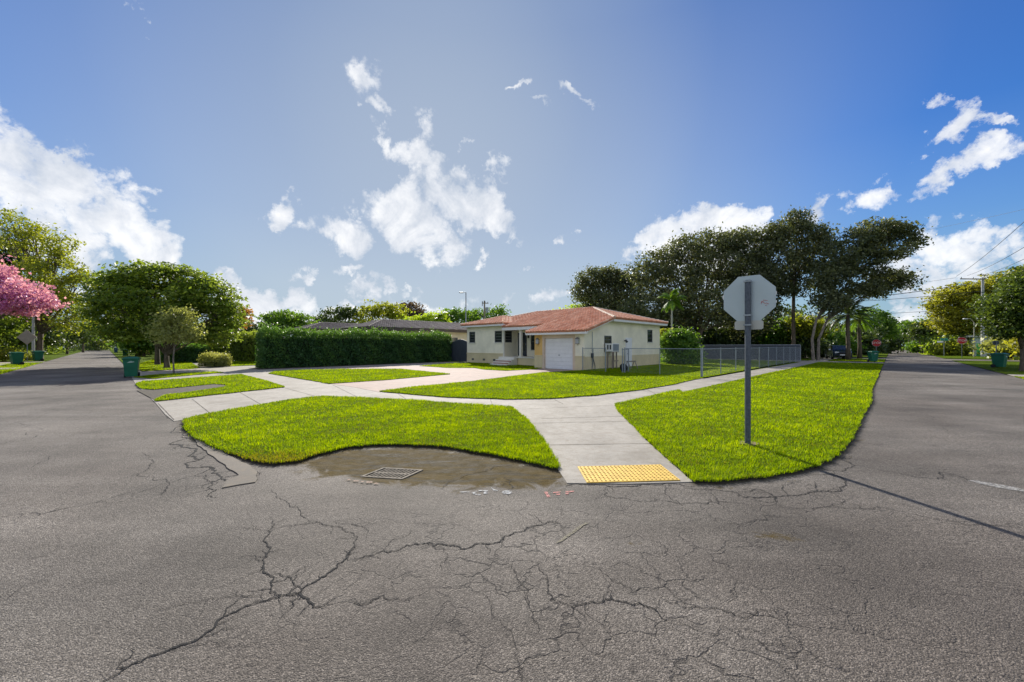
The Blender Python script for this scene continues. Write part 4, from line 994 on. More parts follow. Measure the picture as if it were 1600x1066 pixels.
# far-left street trees
for i, (u, Y, v, ru, m_, lab) in enumerate(((130, 95, 515, 26, 'green', 'small green tree left of the far end of the left road'), (150, 130, 522, 20, 'yell', 'yellowish tree in the middle distance of the left road'), (172, 170, 524, 20, 'dark', 'dark tree closing the far end of the left road'),
      (190, 120, 520, 22, 'green', 'green tree right of the far end of the left road'), (215, 80, 522, 24, 'dark', 'dark low tree over the distant green bin on the left road'), (105, 75, 520, 28, 'dark', 'dark tree over the bin far along the left verge'), (225, 60, 530, 20, 'green', 'shrubby green tree beyond the slim dark trunk'))):
    itree('street_tree', lab, u, 550, Y, [(u, v, ru, 16), (u-ru*.5, v+8, ru*.7, 12), (u+ru*.5, v+6, ru*.7, 12)], 3000, .3, m_, trunk_r=.2, spread=.6, group='trees along the left road', fill=.3)
def row(nm, spots, group, labf):
    for i, (a, b, w_, h_, m_) in enumerate(spots):
        q = AB(a, b); tree(nm, labf[i], (q[0], q[1], 0), [(0, 0, h_*.62, w_, w_, h_*.36), (w_*.6, -w_*.4, h_*.4, w_*.8, w_*.8, h_*.32), (-w_*.6, w_*.3, h_*.36, w_*.8, w_*.8, h_*.32), (0, -w_*.3, h_*.2, w_, w_, h_*.2)], 3600, .3, m_, trunk_r=.16, spread=.6, fill=.3, group=group)
row('roadside_tree', [(-13, 62, 4, 7, 'dark'), (-17, 50, 3.5, 5, 'dark'), (-10, 78, 4, 8, 'dome'), (-10, 95, 5, 8, 'dark'), (-9, 118, 5, 9, 'dome'), (-8, 150, 6, 9, 'dark'), (-2, 205, 7, 10, 'dark'), (8, 175, 6, 10, 'dome'), (8, 135, 5, 8, 'dark'), (9, 105, 5, 7, 'dome'), (10, 84, 4, 6, 'dark'), (10, 70, 3.5, 5, 'green'), (-20, 60, 4, 9, 'dark'), (-14, 42, 3, 4.5, 'dark')],
    'trees lining the left road', ['dark thick tree behind the second bin of the left verge', 'dark bushy tree behind the diamond sign', 'domed tree third along the left verge', 'dark tree by the farthest left-verge bin', 'tall domed tree past the farthest left-verge bin', 'dark tree near the vanishing point, left of the left road', 'dark tree straight across the end of the left road', 'domed tree near the vanishing point, right of the left road', 'dark tree right of the left road past the blue bin', 'domed tree beside the blue bin', 'dark low tree beside the second right-hand bin of the left road', 'green small tree behind the low dark shrub', 'tall dark tree behind the pink blossom and pale pole', 'dark bush low behind the first bin under the blossom'])
row('roadside_tree', [(95, 12, 5, 8, 'dark'), (120, 14, 6, 9, 'dome'), (150, 14, 6, 8, 'dark'), (100, -11, 5, 7, 'dome'), (125, -10, 5, 8, 'dark'), (150, -10, 6, 8, 'dome'), (175, -9, 6, 8, 'dark'), (72, -14, 4, 5, 'gold'), (80, 12, 5, 9, 'dark'), (66, 16, 4, 7, 'dark')],
    'trees lining the right road', ['dark tree left of the right road past the cross street', 'domed tree far left of the right road', 'dark tree by the beige house at the road end', 'domed tree on the right verge in the middle distance', 'dark tree right verge farther down the right road', 'domed tree right verge near the vanishing point', 'dark tree nearest the vanishing point on the right verge', 'golden bush behind the green street name sign', 'dark tall tree behind the second palm', 'dark tree behind the parked dark car'])
row('low_thicket', [(-16, 70, 4, 3.6, 'dark'), (-13, 86, 4, 3.4, 'dome'), (-15, 104, 5, 4, 'dark'), (-12, 128, 6, 4.5, 'dome'), (-2, 190, 7, 5, 'dark'), (11, 150, 6, 4.5, 'dark'), (12, 118, 5, 4, 'dome'), (12, 95, 5, 3.6, 'dark'), (-20, 48, 4, 4, 'dark'), (13, 76, 4, 3.4, 'dark')],
    'low thickets along the left road', ['dark thicket left of the left road behind the second bin', 'mottled thicket on the left verge, middle distance', 'dark thicket by the farthest left-verge bin', 'mottled thicket past the farthest left-verge bin', 'dark thicket across the end of the left road', 'dark thicket right of the left road near its end', 'mottled thicket behind the blue bin', 'dark thicket behind the second right-hand bin of the left road', 'dark thicket under the pink blossom at the left edge', 'dark thicket behind the slim dark trunk'])
# ---- hedges and shrubs
def hedge(name, label, p0, p1, thick, h, n, ls, mat='hedge', group=None, cat='hedge', round_=.12, tufts=.10):
    p0, p1 = Vector(p0), Vector(p1); d = p1-p0; Ln = d.length; t = thing(name, label, cat, p0, math.atan2(d.y, d.x), group)
    MB().box(.18, Ln-.18, -thick/2+.18, thick/2-.18, .05, h-.25).build('hedge_core', paint('core_dark', (.018, .026, .014), .95), t)  # solid dark box inside the leaves, keeps the hedge opaque
    w = np.array([Ln*h, Ln*h, thick*h, thick*h, Ln*thick]); f_ = rng.choice(5, n, p=w/w.sum())
    a = rng.random(n); b = rng.random(n); P_ = np.zeros((n, 3)); wob = .07
    m = f_ == 0; P_[m] = np.stack([a[m]*Ln, np.full(m.sum(), -thick/2), b[m]*h], 1)
    m = f_ == 1; P_[m] = np.stack([a[m]*Ln, np.full(m.sum(), thick/2), b[m]*h], 1)
    m = f_ == 2; P_[m] = np.stack([np.zeros(m.sum()), (a[m]-.5)*thick, b[m]*h], 1)
    m = f_ == 3; P_[m] = np.stack([np.full(m.sum(), Ln), (a[m]-.5)*thick, b[m]*h], 1)
    m = f_ == 4; P_[m] = np.stack([a[m]*Ln, (b[m]-.5)*thick, np.full(m.sum(), h)], 1)
    x = P_[:, 0]; wv = .06*np.sin(x*2.1)+.05*np.sin(x*5.3+P_[:, 2]*2)+.04*np.sin(P_[:, 2]*6+x*3)
    P_[:, 1] += np.sign(P_[:, 1])*wv; P_ += rng.normal(size=(n, 3))*wob
    topm = f_ == 4; P_[topm, 2] += np.abs(rng.normal(size=topm.sum()))*tufts*(.5+.8*np.sin(x[topm]*9+P_[topm, 1]*4)**2)+.05*np.sin(x[topm]*3.7)
    P_[:, 2] *= 1+.035*np.sin(x*.8+1)+.03*np.sin(x*2.9)+.02*np.sin(x*7.3)
    if h > 1.2:
        ns = int(Ln*7); sx_ = rng.random(ns)*Ln; sy_ = (rng.random(ns)-.5)*thick; sh_ = .10+.30*rng.random(ns)**2; m_ = 14
        tt = np.tile(np.arange(m_)/m_, ns); Q = np.stack([np.repeat(sx_, m_)+rng.normal(size=ns*m_)*.03, np.repeat(sy_, m_)+rng.normal(size=ns*m_)*.03, h-.02+np.repeat(sh_, m_)*tt], 1)
        P_ = np.concatenate([P_, Q]); n = len(P_); x = P_[:, 0]; topm = np.concatenate([topm, np.ones(len(Q), bool)])
    P_[:, 2] = np.maximum(P_[:, 2], .08)
    r_ = .35+.35*rng.random(n)+.12*np.sin(x*1.7)+.1*np.sin(x*6+P_[:, 2]*5)+.45*topm+.3*(P_[:, 2] > h*.86)  # upper leaves coloured lighter, standing in for sun on the top
    leaves('foliage', P_, np.full(n, ls), LM[mat], t, r_); return t
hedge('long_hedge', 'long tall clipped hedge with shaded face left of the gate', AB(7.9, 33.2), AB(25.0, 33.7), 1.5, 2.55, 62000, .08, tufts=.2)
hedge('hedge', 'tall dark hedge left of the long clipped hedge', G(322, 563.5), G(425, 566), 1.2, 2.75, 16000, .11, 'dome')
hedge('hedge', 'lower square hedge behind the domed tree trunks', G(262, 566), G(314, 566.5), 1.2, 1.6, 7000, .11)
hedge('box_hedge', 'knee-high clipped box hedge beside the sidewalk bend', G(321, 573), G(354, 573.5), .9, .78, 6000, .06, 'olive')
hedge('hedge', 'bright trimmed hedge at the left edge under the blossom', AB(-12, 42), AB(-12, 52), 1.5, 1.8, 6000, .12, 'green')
itree('shrub', 'big round shrub at the rear corner of the cream house', 1062, 568, 35.5, [(1050,545,15,20),(1070,540,20,22),(1060,528,18,14),(1082,552,12,16),(1042,535,9,18),(1065,560,24,10)], 15000, .13, 'green', trunk_r=.05, spread=.22, fill=.3, stems=3, cat='shrub')
itree('shrub', 'small golden shrub hugging the corner of the cream house', 1040, 567, 38, [(1040,520,9,9),(1037,530,8,14)], 1500, .13, 'yell', trunk_r=.04, spread=.2, fill=.2, cat='shrub')
# shrubs by the far left bins
for u, v, s_, m_, lab in ((8, 566, 1.3, 'yell', 'bright rounded shrub left of the first left-verge bin'), (40, 563, .7, 'olive', 'low dry shrub under the diamond sign'), (212, 557, .9, 'dark', 'low dark shrub right of the distant green bin'), (224, 555, .7, 'olive', 'pale low shrub under the roadside trees'), (10, 556, 1.6, 'lime', 'lime shrub at the left edge of the frame')):
    g0 = G(u, v); tree('shrub', lab, (g0[0], g0[1], 0), [(0, 0, s_*.55, s_, s_, s_*.6), (s_*.6, .2, s_*.45, s_*.7, s_*.6, s_*.45)], 1500, .12, m_, trunk_r=.04, spread=.2, fill=.3, cat='shrub', per=20)

# ---- right-hand trees
itree('oak_tree', 'olive-dark tree at the left end of the big tree group behind the red roof', 950, 556, 61,
      [(925,435,22,16),(950,430,20,12),(965,440,22,18),(915,455,20,16),(940,470,34,22),(985,455,24,26),(960,495,50,20)], 26000, .20, 'oak', trunk_r=.35, spread=.45, fill=.4, per=14, ragged=.4, gap=-.5)
itree('oak_tree', 'huge dark tree filling the sky behind the slender palm', 1085, 558, 52,
      [(1010,430,24,22),(1040,405,26,22),(1075,390,28,20),(1115,382,28,18),(1150,378,28,18),(1180,385,22,22),(1060,440,36,28),(1120,420,40,28),(1165,430,34,36),(1100,480,60,30),(1020,480,44,26),(1170,490,40,34)], 56000, .19, 'oak', trunk_r=.4, stems=3, spread=.42, fill=.4, fork=.35, per=14, ragged=.5, gap=-.36)
itree('oak_tree', 'tall dark tree right behind the grey stop sign', 1240, 560, 49,
      [(1245,345,20,12),(1215,365,22,18),(1255,365,28,18),(1285,378,20,16),(1210,400,32,26),(1260,405,34,26),(1225,445,30,22),(1195,450,26,36),(1280,430,20,22)], 32000, .17, 'oak', trunk_r=.22, spread=.36, fill=.35, fork=.6, per=13, ragged=.55, gap=-.22)
itree('oak_tree', 'wide leaning roadside tree with double trunk beside the parked car', 1276, 563.5, 44,
      [(1370,358,26,14),(1400,365,26,14),(1425,378,16,8),(1345,372,24,14),(1380,390,34,18),(1320,400,26,24),(1300,430,24,22),(1345,415,26,16),(1385,435,26,14),(1408,440,16,14),(1370,452,28,10),(1295,470,24,20),(1335,452,20,9)], 34000, .16, 'oak', trunk_r=.2, stems=2, spread=.33, fill=.35, fork=.3, per=13, ragged=.6, gap=-.16, bark=M_BARKP)
# understorey behind the yard fence
us = [(1110,530,26,22,57,'dark','dark undergrowth tree left of the stop sign post'),(1150,522,30,26,58,'dark','dark undergrowth tree just left of the sign plate'),(1190,530,26,20,57,'dark','dark undergrowth right of the sign post'),(1215,518,22,20,54,'green','leafy green understorey tree by the fence end'),
      (1245,528,22,24,53,'dark','dark thicket at the fence end'),(1258,510,20,12,52,'yell','yellow-green spray of leaves left of the double trunk'),(1300,535,26,16,58,'green','green bushes behind the double trunk'),(1275,545,14,12,56,'dark','dark bush by the foot of the double trunk'),(1060,505,40,26,58,'dark','dark understorey behind the slender palm trunk'),
      (1000,505,40,20,60,'dark','dark understorey above the right slope of the red roof'),(1345,530,26,20,66,'dark','dark thicket behind the parked car'),(1370,505,22,22,75,'green','bluish green tree right of the two palms'),(1385,530,14,18,80,'dark','dark tree mass above the red stop sign')]
for u, v, ru, rv, Y, m_, lab in us:
    itree('understorey_tree', lab, u, 556, Y, [(u, v, ru, rv), (u-ru*.6, v+8, ru*.6, rv*.7), (u+ru*.6, v+6, ru*.6, rv*.7), (u, v+rv*.7, ru, rv*.5)], 5500, .27, m_, trunk_r=.12, spread=.5, fill=.3, group='understorey behind the yard fence')
# right side of the right road
itree('spreading_tree', 'dark low tree overhanging the right edge behind the green bin', 1597, 582, 25.5,
      [(1580,470,30,26),(1600,445,28,22),(1585,500,28,18),(1620,480,50,44),(1572,520,18,8),(1600,512,30,10)], 26000, .11, 'mid', trunk_r=.12, spread=.30, fill=.5, flat=.4, zs=.3, per=18)
itree('spreading_tree', 'large golden-green tree behind the crossarm utility pole', 1510, 559, 66,
      [(1475,475,20,20),(1500,460,30,18),(1535,458,30,18),(1480,500,20,16),(1520,490,34,18),(1500,515,20,7),(1545,510,24,10)], 24000, .22, 'gold', trunk_r=.25, stems=3, spread=.5, fill=.4, flat=.3, bark=M_BARKP, zs=.3, per=20)
itree('spreading_tree', 'brownish green tree between utility pole and right edge', 1575, 562, 64,
      [(1545,450,24,14),(1575,440,26,16),(1600,435,24,20),(1570,470,40,24)], 14000, .22, 'gold', trunk_r=.22, spread=.5, fill=.4, flat=.3, zs=.3)
for u, v, ru, rv, Y, m_, lab in ((1425,512,18,12,88,'green','round green tree on the right verge where the road narrows'),(1443,515,18,14,80,'dark','dark tree left of the distant utility pole'),(1410,525,14,12,100,'green','small green tree near the vanishing point of the right road'),(1490,545,16,10,64,'yell','yellow-green bush behind the red sign with grey post'),(1470,545,14,10,70,'lime','tall lime grasses below the green street name sign'),
       (1400,520,12,14,130,'dark','dark tree left of the vanishing point of the right road'),(1580,540,30,12,50,'olive','pale shrubs behind the green bin on the right'),(1440,540,16,8,85,'green','low green bushes along the right verge'),(1370,540,10,8,90,'lime','lime bush beyond the bin by the parked car'),(1386,512,12,16,110,'dark','dark tree over the beige house end')):
    itree('street_tree', lab, u, 552, Y, [(u, v, ru, rv), (u-ru*.5, v+4, ru*.6, rv*.7), (u+ru*.5, v+3, ru*.6, rv*.7)], 3600, .26, m_, trunk_r=.16, spread=.5, fill=.3, stems=2, group='trees and bushes along the right road')

# ---- palms
def palm(label, base, h, fronds, flen, tr=.16, mat='green', droop=1.0, crownshaft=False, bark=M_BARK, leaf=.5, lw=.035):
    t = thing('palm_tree', label, 'palm tree', base)
    MB().tube([(0, 0, -.1), (.05, .02, h*.3), (.0, .05, h*.7), (0, 0, h)], [tr*1.4, tr, tr*.9, tr*.8], 10).build('trunk', bark, t, smooth=True)
    if crownshaft: MB().tube([(0, 0, h), (0, 0, h+.7)], [tr*.9, tr*.5], 8).build('crownshaft', LMG, t, smooth=True)
    vs = []; fs = []; rd = []; z0 = h+(.6 if crownshaft else 0)
    rc = MB()
    for i in range(fronds):
        az = i*2.399+random.uniform(-.2, .2); el = random.uniform(-.35, 1.25); p = Vector((0, 0, z0)); d = Vector((math.cos(az)*math.cos(el), math.sin(az)*math.cos(el), math.sin(el))); pts = [p.copy()]
        rnd_ = random.random()
        for s in range(12):
            d.z -= .11*droop*(s/6+.3); d.normalize(); p = p+d*flen/12; pts.append(p.copy())
        rc.tube(pts, [.022*(1-k/14) for k in range(13)], 4, cap=False)
        for s in range(1, 12):
            for q in range(4):
                o_ = pts[s].lerp(pts[s+1], q/4); dd = (pts[s+1]-pts[s]).normalized(); sd = dd.cross(Vector((0, 0, 1))); sd = sd.normalized() if sd.length > .01 else Vector((1, 0, 0))
                ll = leaf*math.sin(math.pi*min(1, (s+1)/13))*random.uniform(.8, 1.1)
                for sg in (-1, 1):
                    tip = o_+(sd*sg*.85+dd*.45-Vector((0, 0, .45*droop*random.uniform(.5, 1.5)))).normalized()*ll
                    k_ = len(vs); vs += [o_-dd*lw, o_+dd*lw, tip]; fs.append((k_, k_+1, k_+2)); rd.append(.4*rnd_+.6*random.random())
    npmesh('crown', np.array([tuple(v) for v in vs]), np.array(fs, dtype=np.int32), LM[mat], t, rnd=np.array(rd))
    rc.build('frond_stems', LMG, t)
    return t
LMG = paint('frond_green', (.10, .16, .04), .6)
pb = at(1050, 560, 42); palm('slender palm with pale straight trunk behind the house corner bush', (pb[0], pb[1], 0), CH+62/F*42, 17, 1.75, .10, 'green', 1.1, True, paint('palm_trunk', (.34, .36, .30), .8), .5, .05)
pb = G(1325, 563); palm('feathery dark palm in front of the parked dark car', (pb[0], pb[1], 0), CH+48/F*pb[1], 26, 3.0, .2, 'dark', .95, False, M_BARK, .6, .05)
pb = G(1343, 560.5); palm('second palm just right of the parked dark car', (pb[0], pb[1], 0), CH+42/F*pb[1], 22, 2.8, .2, 'green', .95, False, M_BARK, .6, .05)
for u, v, Y, h, lab in ((686, 553, 78, 7.2, 'banana-like palm above the grey roof left of the lamp'), (868, 555, 80, 6.6, 'small dark palm tuft over the red roof ridge')):
    pb = at(u, v, Y); palm(lab, (pb[0], pb[1], 0), h, 12, 2.2, .14, 'lime' if u < 700 else 'dark', .8, False, M_BARK, .9, .12)
pb = at(1290, 560, 60); palm('young lime palm fanning out between double trunk and car', (pb[0], pb[1], 0), 2.6, 14, 3.4, .14, 'lime', 1.0, False, M_BARK, .55, .05)

# ================================================================ bins
def make_bin(mat=M_BIN):
    t = thing('wheeled_bin', '', 'wheelie bin')
    b = MB(); b.taper(0, 0, .06, .93, .46, .50, .60, .68); b.taper(0, 0, .93, .99, .66, .74, .67, .75)
    b.build('body', mat, t, bevel=.02)
    l = MB(); l.taper(0, -.01, .99, 1.03, .68, .78, .66, .76); l.taper(0, -.01, 1.03, 1.09, .62, .70, .40, .46); l.build('lid', mat, t, bevel=.015)
    MB().tube([(-.26, .40, .98), (.26, .40, .98)], .018, 8).build('handle', mat, t)
    for s in (-1, 1): MB().tube([(s*.23, .22, .13), (s*.30, .22, .13)], .13, 16).build('wheel', M_BLACK, t)
    MB().tube([(-.22, .22, .13), (.22, .22, .13)], .015, 6).build('axle', M_BLACK, t)
    # pale council emblem on the front, a swash
    mk = MB(); mk.extr([(-.14, -.02), (.0, .0), (.14, .02), (.12, .045), (.0, .03), (-.10, .005)], (0, -.345, .80), (1, 0, 0), (0, .08, 1), (0, 1, 0), -.004, .0)
    mk.extr([(-.10, .04), (.04, .055), (.05, .075), (-.02, .07)], (0, -.345, .80), (1, 0, 0), (0, .08, 1), (0, 1, 0), -.004, .0)
    mk.build('emblem', paint('emblem_pale', (.55, .66, .62), .6), t)
    return t
bins = [(205.5, 590, R(38), 'green wheeled bin at the roadside edge near the olive sapling', 1), (196, 557.3, R(40), 'distant green bin beside the low dark shrub on the left road', 1), (26, 571.3, R(-22), 'first green bin on the left verge under the blossom', 1),
        (59, 565.3, R(-20), 'green bin right of the diamond sign post on the left verge', 1), (97.5, 550.6, R(-25), 'farthest small green bin on the left verge', 1), (1364, 566.2, R(-10), 'green bin by the right road kerb next to the parked dark car', 1), (1561.5, 575.5, R(20), 'green wheeled bin on the right verge under the low tree', 1)]
proto = make_bin()
for i, (u, v, rz, lab, s) in enumerate(bins):
    o = proto if i == 0 else copy_tree(proto)
    g0 = G(u, v); o.location = (g0[0], g0[1], .0 if i in (0,) else .045); o.rotation_euler = (0, 0, rz); o['label'] = lab; o['group'] = 'green wheeled bins along the two roads'
bb = make_bin(paint('blue_plastic', (.02, .07, .16), .45)); g0 = G(181, 551.5); bb.location = (g0[0], g0[1], .03); bb.rotation_euler = (0, 0, R(40)); bb['label'] = 'blue wheeled bin far along the right side of the left road'

# ================================================================ poles, lamps, wires
def post_lamp(label, base, h, arm, head, rot, pole=M_GALV):
    t = thing('street_lamp', label, 'street lamp', base, rot)
    MB().tube([(0, 0, 0), (0, 0, h)], [.09, .06], 10).build('pole', pole, t)
    MB().tube([(0, 0, h-.03), (-arm*.5, 0, h+head), (-arm, 0, h+head)], .035, 8).build('arm', pole, t)
    b = MB(); b.taper(-arm-.28, 0, h+head-.06, h+head+.04, .62, .26, .5, .2); b.build('lamp_head', paint('lamp_grey', (.50, .52, .54), .4, .2), t, bevel=.02)
    MB().taper(-arm-.28, 0, h+head-.10, h+head-.062, .36, .16, .5, .2).build('lens', paint('lens', (.6, .62, .62), .2), t)
    return t
b_ = at(728, 540, 50); post_lamp('slim straight street lamp rising behind the left end of the red roof', (b_[0], b_[1], 0), CH+83/F*50, .30, 0, 0)
b_ = G(1522, 558); post_lamp('curved-arm street lamp on the right verge with glowing-white head', (b_[0], b_[1], 0), CH+36/F*b_[1], 1.0, .55, 0, paint('beige_pole', (.36, .34, .28), .7))
def upole(label, base, h, arms, rot, r0=.17, mat=M_CPOLE, transformer=False, side=-1):
    t = thing('utility_pole', label, 'utility pole', base, rot)
    MB().tube([(0, 0, 0), (0, 0, h)], [r0, r0*.68], 10).build('pole', mat, t)
    for z, x0, x1 in arms:
        MB().box(x0, x1, -.22, -.11, z-.07, z+.07).build('crossarm', M_WOODP, t)
        for x in np.linspace(x0+.12, x1-.12, 3): MB().tube([(x, -.165, z+.07), (x, -.165, z+.16), (x, -.165, z+.28)], [.03, .07, .045], 8).build('insulator', M_GALV, t)
    if transformer:
        MB().tube([(.45, 0, h-2.2), (.45, 0, h-1.2)], .26, 10).build('transformer', M_GALV, t)
        MB().tube([(-.4, 0, h-1.0), (-.4, 0, h-.1)], .08, 8).build('fuse', M_GALV, t)
    return t
b1 = at(1535.5, 540, 58); h1 = CH+106/F*58
upole('concrete utility pole with one-sided crossarm in front of golden tree', (b1[0], b1[1], 0), h1, [(h1-.25, -3.8, .25), (CH+40/F*58, -1.2, .7)], R(4), .22)
b2 = at(1457, 540, 86); h2 = CH+60/F*86
upole('distant utility pole with two short crossarms left of golden tree', (b2[0], b2[1], 0), h2, [(h2-.5, -1.4, .3), (h2-1.5, -1.9, .2)], 0, .24)
b3 = at(757, 540, 72); upole('utility pole with transformer peeping over the red roof', (b3[0], b3[1], 0), CH+70/F*72, [(CH+66/F*72, -.5, .7)], .3, .2, M_WOODP, True)
b4 = at(52, 540, 46); upole('pale pole on the left verge under the pink blossom', (b4[0], b4[1], 0), CH+70/F*46, [], 0, .15)
def wire(label, p, q, sag, r=.018):
    p, q = Vector(p), Vector(q); pts = []
    for i in range(33):
        t_ = i/32; v = p.lerp(q, t_); v.z -= sag*4*t_*(1-t_); pts.append(v)
    o = MB().tube(pts, r, 5).build('power_line', M_WIRE); tag(o, label, 'power line', 'overhead power lines')
def w2(u0, v0, Y0, u1, v1, Y1): return at(u0, v0, Y0), at(u1, v1, Y1)
a0, a1 = w2(1494, 432, 58, 1640, 310, 26); wire('highest power line curving up to the right from the crossarm tip', a0, a1, .35, .022)
a0, a1 = w2(1511, 431, 58, 1640, 362, 27); wire('middle power line rising right from the crossarm', a0, a1, .3, .02)
a0, a1 = w2(1528, 431, 58, 1640, 385, 28); wire('lowest power line rising right from the crossarm', a0, a1, .3, .02)
a0, a1 = w2(1494, 447, 58, 1300, 470, 75); wire('thick cable running left from the crossarm pole', a0, a1, .2, .05)
a0, a1 = w2(1535, 455, 58, 1300, 473, 75); wire('second cable below the thick one left of the crossarm pole', a0, a1, .2, .035)
a0, a1 = w2(1457, 486, 86, 1300, 492, 110); wire('low cable running left from the distant utility pole', a0, a1, .2, .04)
a0, a1 = w2(1494, 434, 58, 1330, 452, 110); wire('thin faint line above the thick cable by the leaning tree', a0, a1, .3, .02)
a0, a1 = w2(1640, 318, 40, 1380, 372, 70); wire('faint high line crossing the cloud right of the leaning tree', a0, a1, .2, .014)
a0, a1 = w2(53, 500, 46, 10, 488, 40); wire('short cable dipping under the pink blossom to the pale pole', a0, a1, .2, .02)
# ---- other signs
def g3(u, v): q = G(u, v); return (q[0], q[1], 0)
t = stop_sign(g3(1503, 559.5), R(-50), 'red stop sign facing the camera on the right verge beyond the bin', zc=2.35, s=1.15, plate=False)
t = stop_sign(g3(1369.5, 561), R(-40), 'small red stop sign above the bin by the parked car', zc=2.0, s=1.1, plate=False)
t = stop_sign(g3(1556, 566), R(150), 'dark back of a stop sign behind the right-hand green bin', zc=1.95, s=.62, plate=False, back=M_DGREY)
t = thing('yield_sign_back', 'dull metal diamond warning sign seen from behind on the left verge', 'sign', g3(42, 564.8), R(20))
MB().tube([(0, .05, 0), (0, .05, 3.0)], .035, 8).build('post', M_GALV, t)
MB().extr([(0, -.80), (.80, 0), (0, .80), (-.80, 0)], (0, 0, 2.55), (1,0,0), (0,0,1), (0,1,0), -.004, .004).build('panel', paint('dull_metal', (.42, .40, .34), .5, .2), t)
t = thing('street_name_sign', 'small green street name sign on thin post left of the red sign', 'sign', g3(1475, 556.5), R(-10))
MB().tube([(0, 0, 0), (0, 0, 2.9)], .04, 8).build('post', M_GALV, t); MB().box(-.5, .55, -.01, .01, 2.45, 2.85).build('blade', M_GREEN, t); MB().box(-.9, -.1, .03, .05, 2.15, 2.4).build('blade', M_WHITE, t)
t = thing('yellow_marker', 'tall yellow pole guard at the foot of the distant utility pole', 'marker', g3(1454, 552.6), 0)
MB().tube([(0, 0, .1), (0, 0, 2.0)], .2, 10).build('guard', paint('bright_yellow', (.75, .60, .03), .5), t); MB().tube([(0, 0, 0), (0, 0, .1)], .24, 10).build('foot', M_BLACK, t)

# ================================================================ cars
def make_car(label, loc, rot, colr, name='parked_car', suv=True):
    t = thing(name, label, 'car', loc, rot); Lc, Wc = (4.6, 1.85); hh = 1.65 if suv else 1.45
    m = paint('car_'+'_'.join(str(int(c*99)) for c in colr), colr, .22, .3, .03, 2, .0, .8)
    side = [(-2.28,.34),(-2.30,.75),(-2.22,.95),(-1.2,1.06),(1.9,1.08),(2.25,.98),(2.3,.5),(2.2,.32)]
    def loft(prof_w):
        b = MB(); n = len(side)
        rows = []
        for (y, s) in prof_w: rows += [[(x*s, y, .3+(z-.3)*1.0) for x, z in side]]
        vs = [p for r_ in rows for p in r_]; fs = []
        for i in range(len(rows)-1): fs += [(i*n+k, i*n+(k+1) % n, (i+1)*n+(k+1) % n, (i+1)*n+k) for k in range(n)]
        fs += [tuple(range(n)), tuple(((len(rows)-1)*n+k) for k in range(n))[::-1]]
        return b.add(vs, fs)
    loft([(-.92, .93), (-.80, .985), (-.4, 1.0), (.4, 1.0), (.80, .985), (.92, .93)]).build('body', m, t, bevel=.03)
    c = MB(); bx = [(-1.25,-.82,1.05),(2.1,-.82,1.07),(2.1,.82,1.07),(-1.25,.82,1.05),(-.45,-.64,hh),(1.75,-.66,hh-.02),(1.75,.66,hh-.02),(-.45,.64,hh)]
    c.add(bx, [(0,3,2,1),(4,5,6,7),(0,1,5,4),(1,2,6,5),(2,3,7,6),(3,0,4,7)]); c.build('roof', m, t, bevel=.05)
    def quad(name, pts, mt): MB().add(pts, [(0,1,2,3)]).build(name, mt, t)
    quad('windscreen', [(-1.23,-.70,1.13),(-1.23,.70,1.13),(-.56,.56,hh-.07),(-.56,-.56,hh-.07)], M_GLASS)
    for s in (-1, 1):
        y0, y1 = s*.838, s*.70
        MB().add([(-1.0,y0,1.12),(.35,y0,1.12),(.35,y1,hh-.1),(-.38,y1,hh-.1)], [(0,1,2,3)]).add([(.45,y0,1.12),(1.9,y0,1.12),(1.6,y1,hh-.1),(.45,y1,hh-.1)], [(0,1,2,3)]).build('side_window', M_GLASS, t)
        MB().box(-2.29, -2.12, s*.55-.2, s*.55+.2, .74, .90).build('headlight', paint('headlight', (.75, .78, .82), .15), t, bevel=.02)
        MB().box(-1.0, -.8, s*.99-.1, s*.99+.1, 1.08, 1.24).build('mirror', M_WHITE if suv else m, t, bevel=.03)
        for x in (-1.4, 1.4):
            w_ = MB().tube([(x, s*.72, .34), (x, s*.94, .34)], .34, 18).build('wheel', M_BLACK, t); MB().tube([(x, s*.93, .34), (x, s*.95, .34)], .2, 14).build('rim', M_GALV, w_)
    MB().box(-2.325, -2.28, -.42, .42, .62, .80).box(-2.33, -2.25, -.7, .7, .40, .55).build('grille', M_BLACK, t)
    MB().box(-2.345, -2.33, -.25, .25, .46, .58).build('number_plate', M_WHITE, t)
    return t
g0 = G(1330, 562); make_car('dark blue suv parked nose-out in the driveway behind the palm', (g0[0]+.3, g0[1]+2.3, .03), R(62), (.015, .03, .06))
g0 = G(184, 545.5); make_car('pale blue car parked beyond the blue bin on the left road', (g0[0], g0[1], .03), ANG+math.pi/2, (.35, .42, .55), suv=False)
g0 = G(137, 546.5); make_car('small grey car parked far along the left verge', (g0[0], g0[1], .03), ANG+math.pi/2, (.30, .32, .36), suv=False)
# ================================================================ distant buildings, walls
t = thing('house', 'far beige house closing the end of the right road', 'house', at(1388, 540, 190)[:2]+(0,), 0)
MB().box(-6, 4, 0, 6, 0, 2.3).build('wall', stucco('far_wall', (.62, .45, .33)), t); rm = MB(); rm.add([(-6.6,-.5,2.3),(4.6,-.5,2.3),(4.6,6.5,2.3),(-6.6,6.5,2.3),(-4,3,4.0),(2,3,4.0)], [(0,1,5,4),(1,2,5),(2,3,4,5),(3,0,4),(0,3,2,1)]); rm.build('roof', stucco('far_roof', (.75, .55, .30)), t)
MB().box(-4.5, -3, -.03, 0, .8, 1.8).build('window', M_GLASS, t); MB().box(0, 1.5, -.03, 0, .8, 1.8).build('window', M_GLASS, t)
b_ = G(1558, 556.5)
t = thing('house', 'pale house wall half hidden behind the right-hand trees', 'house', (b_[0], b_[1]+2, 0), ANG)
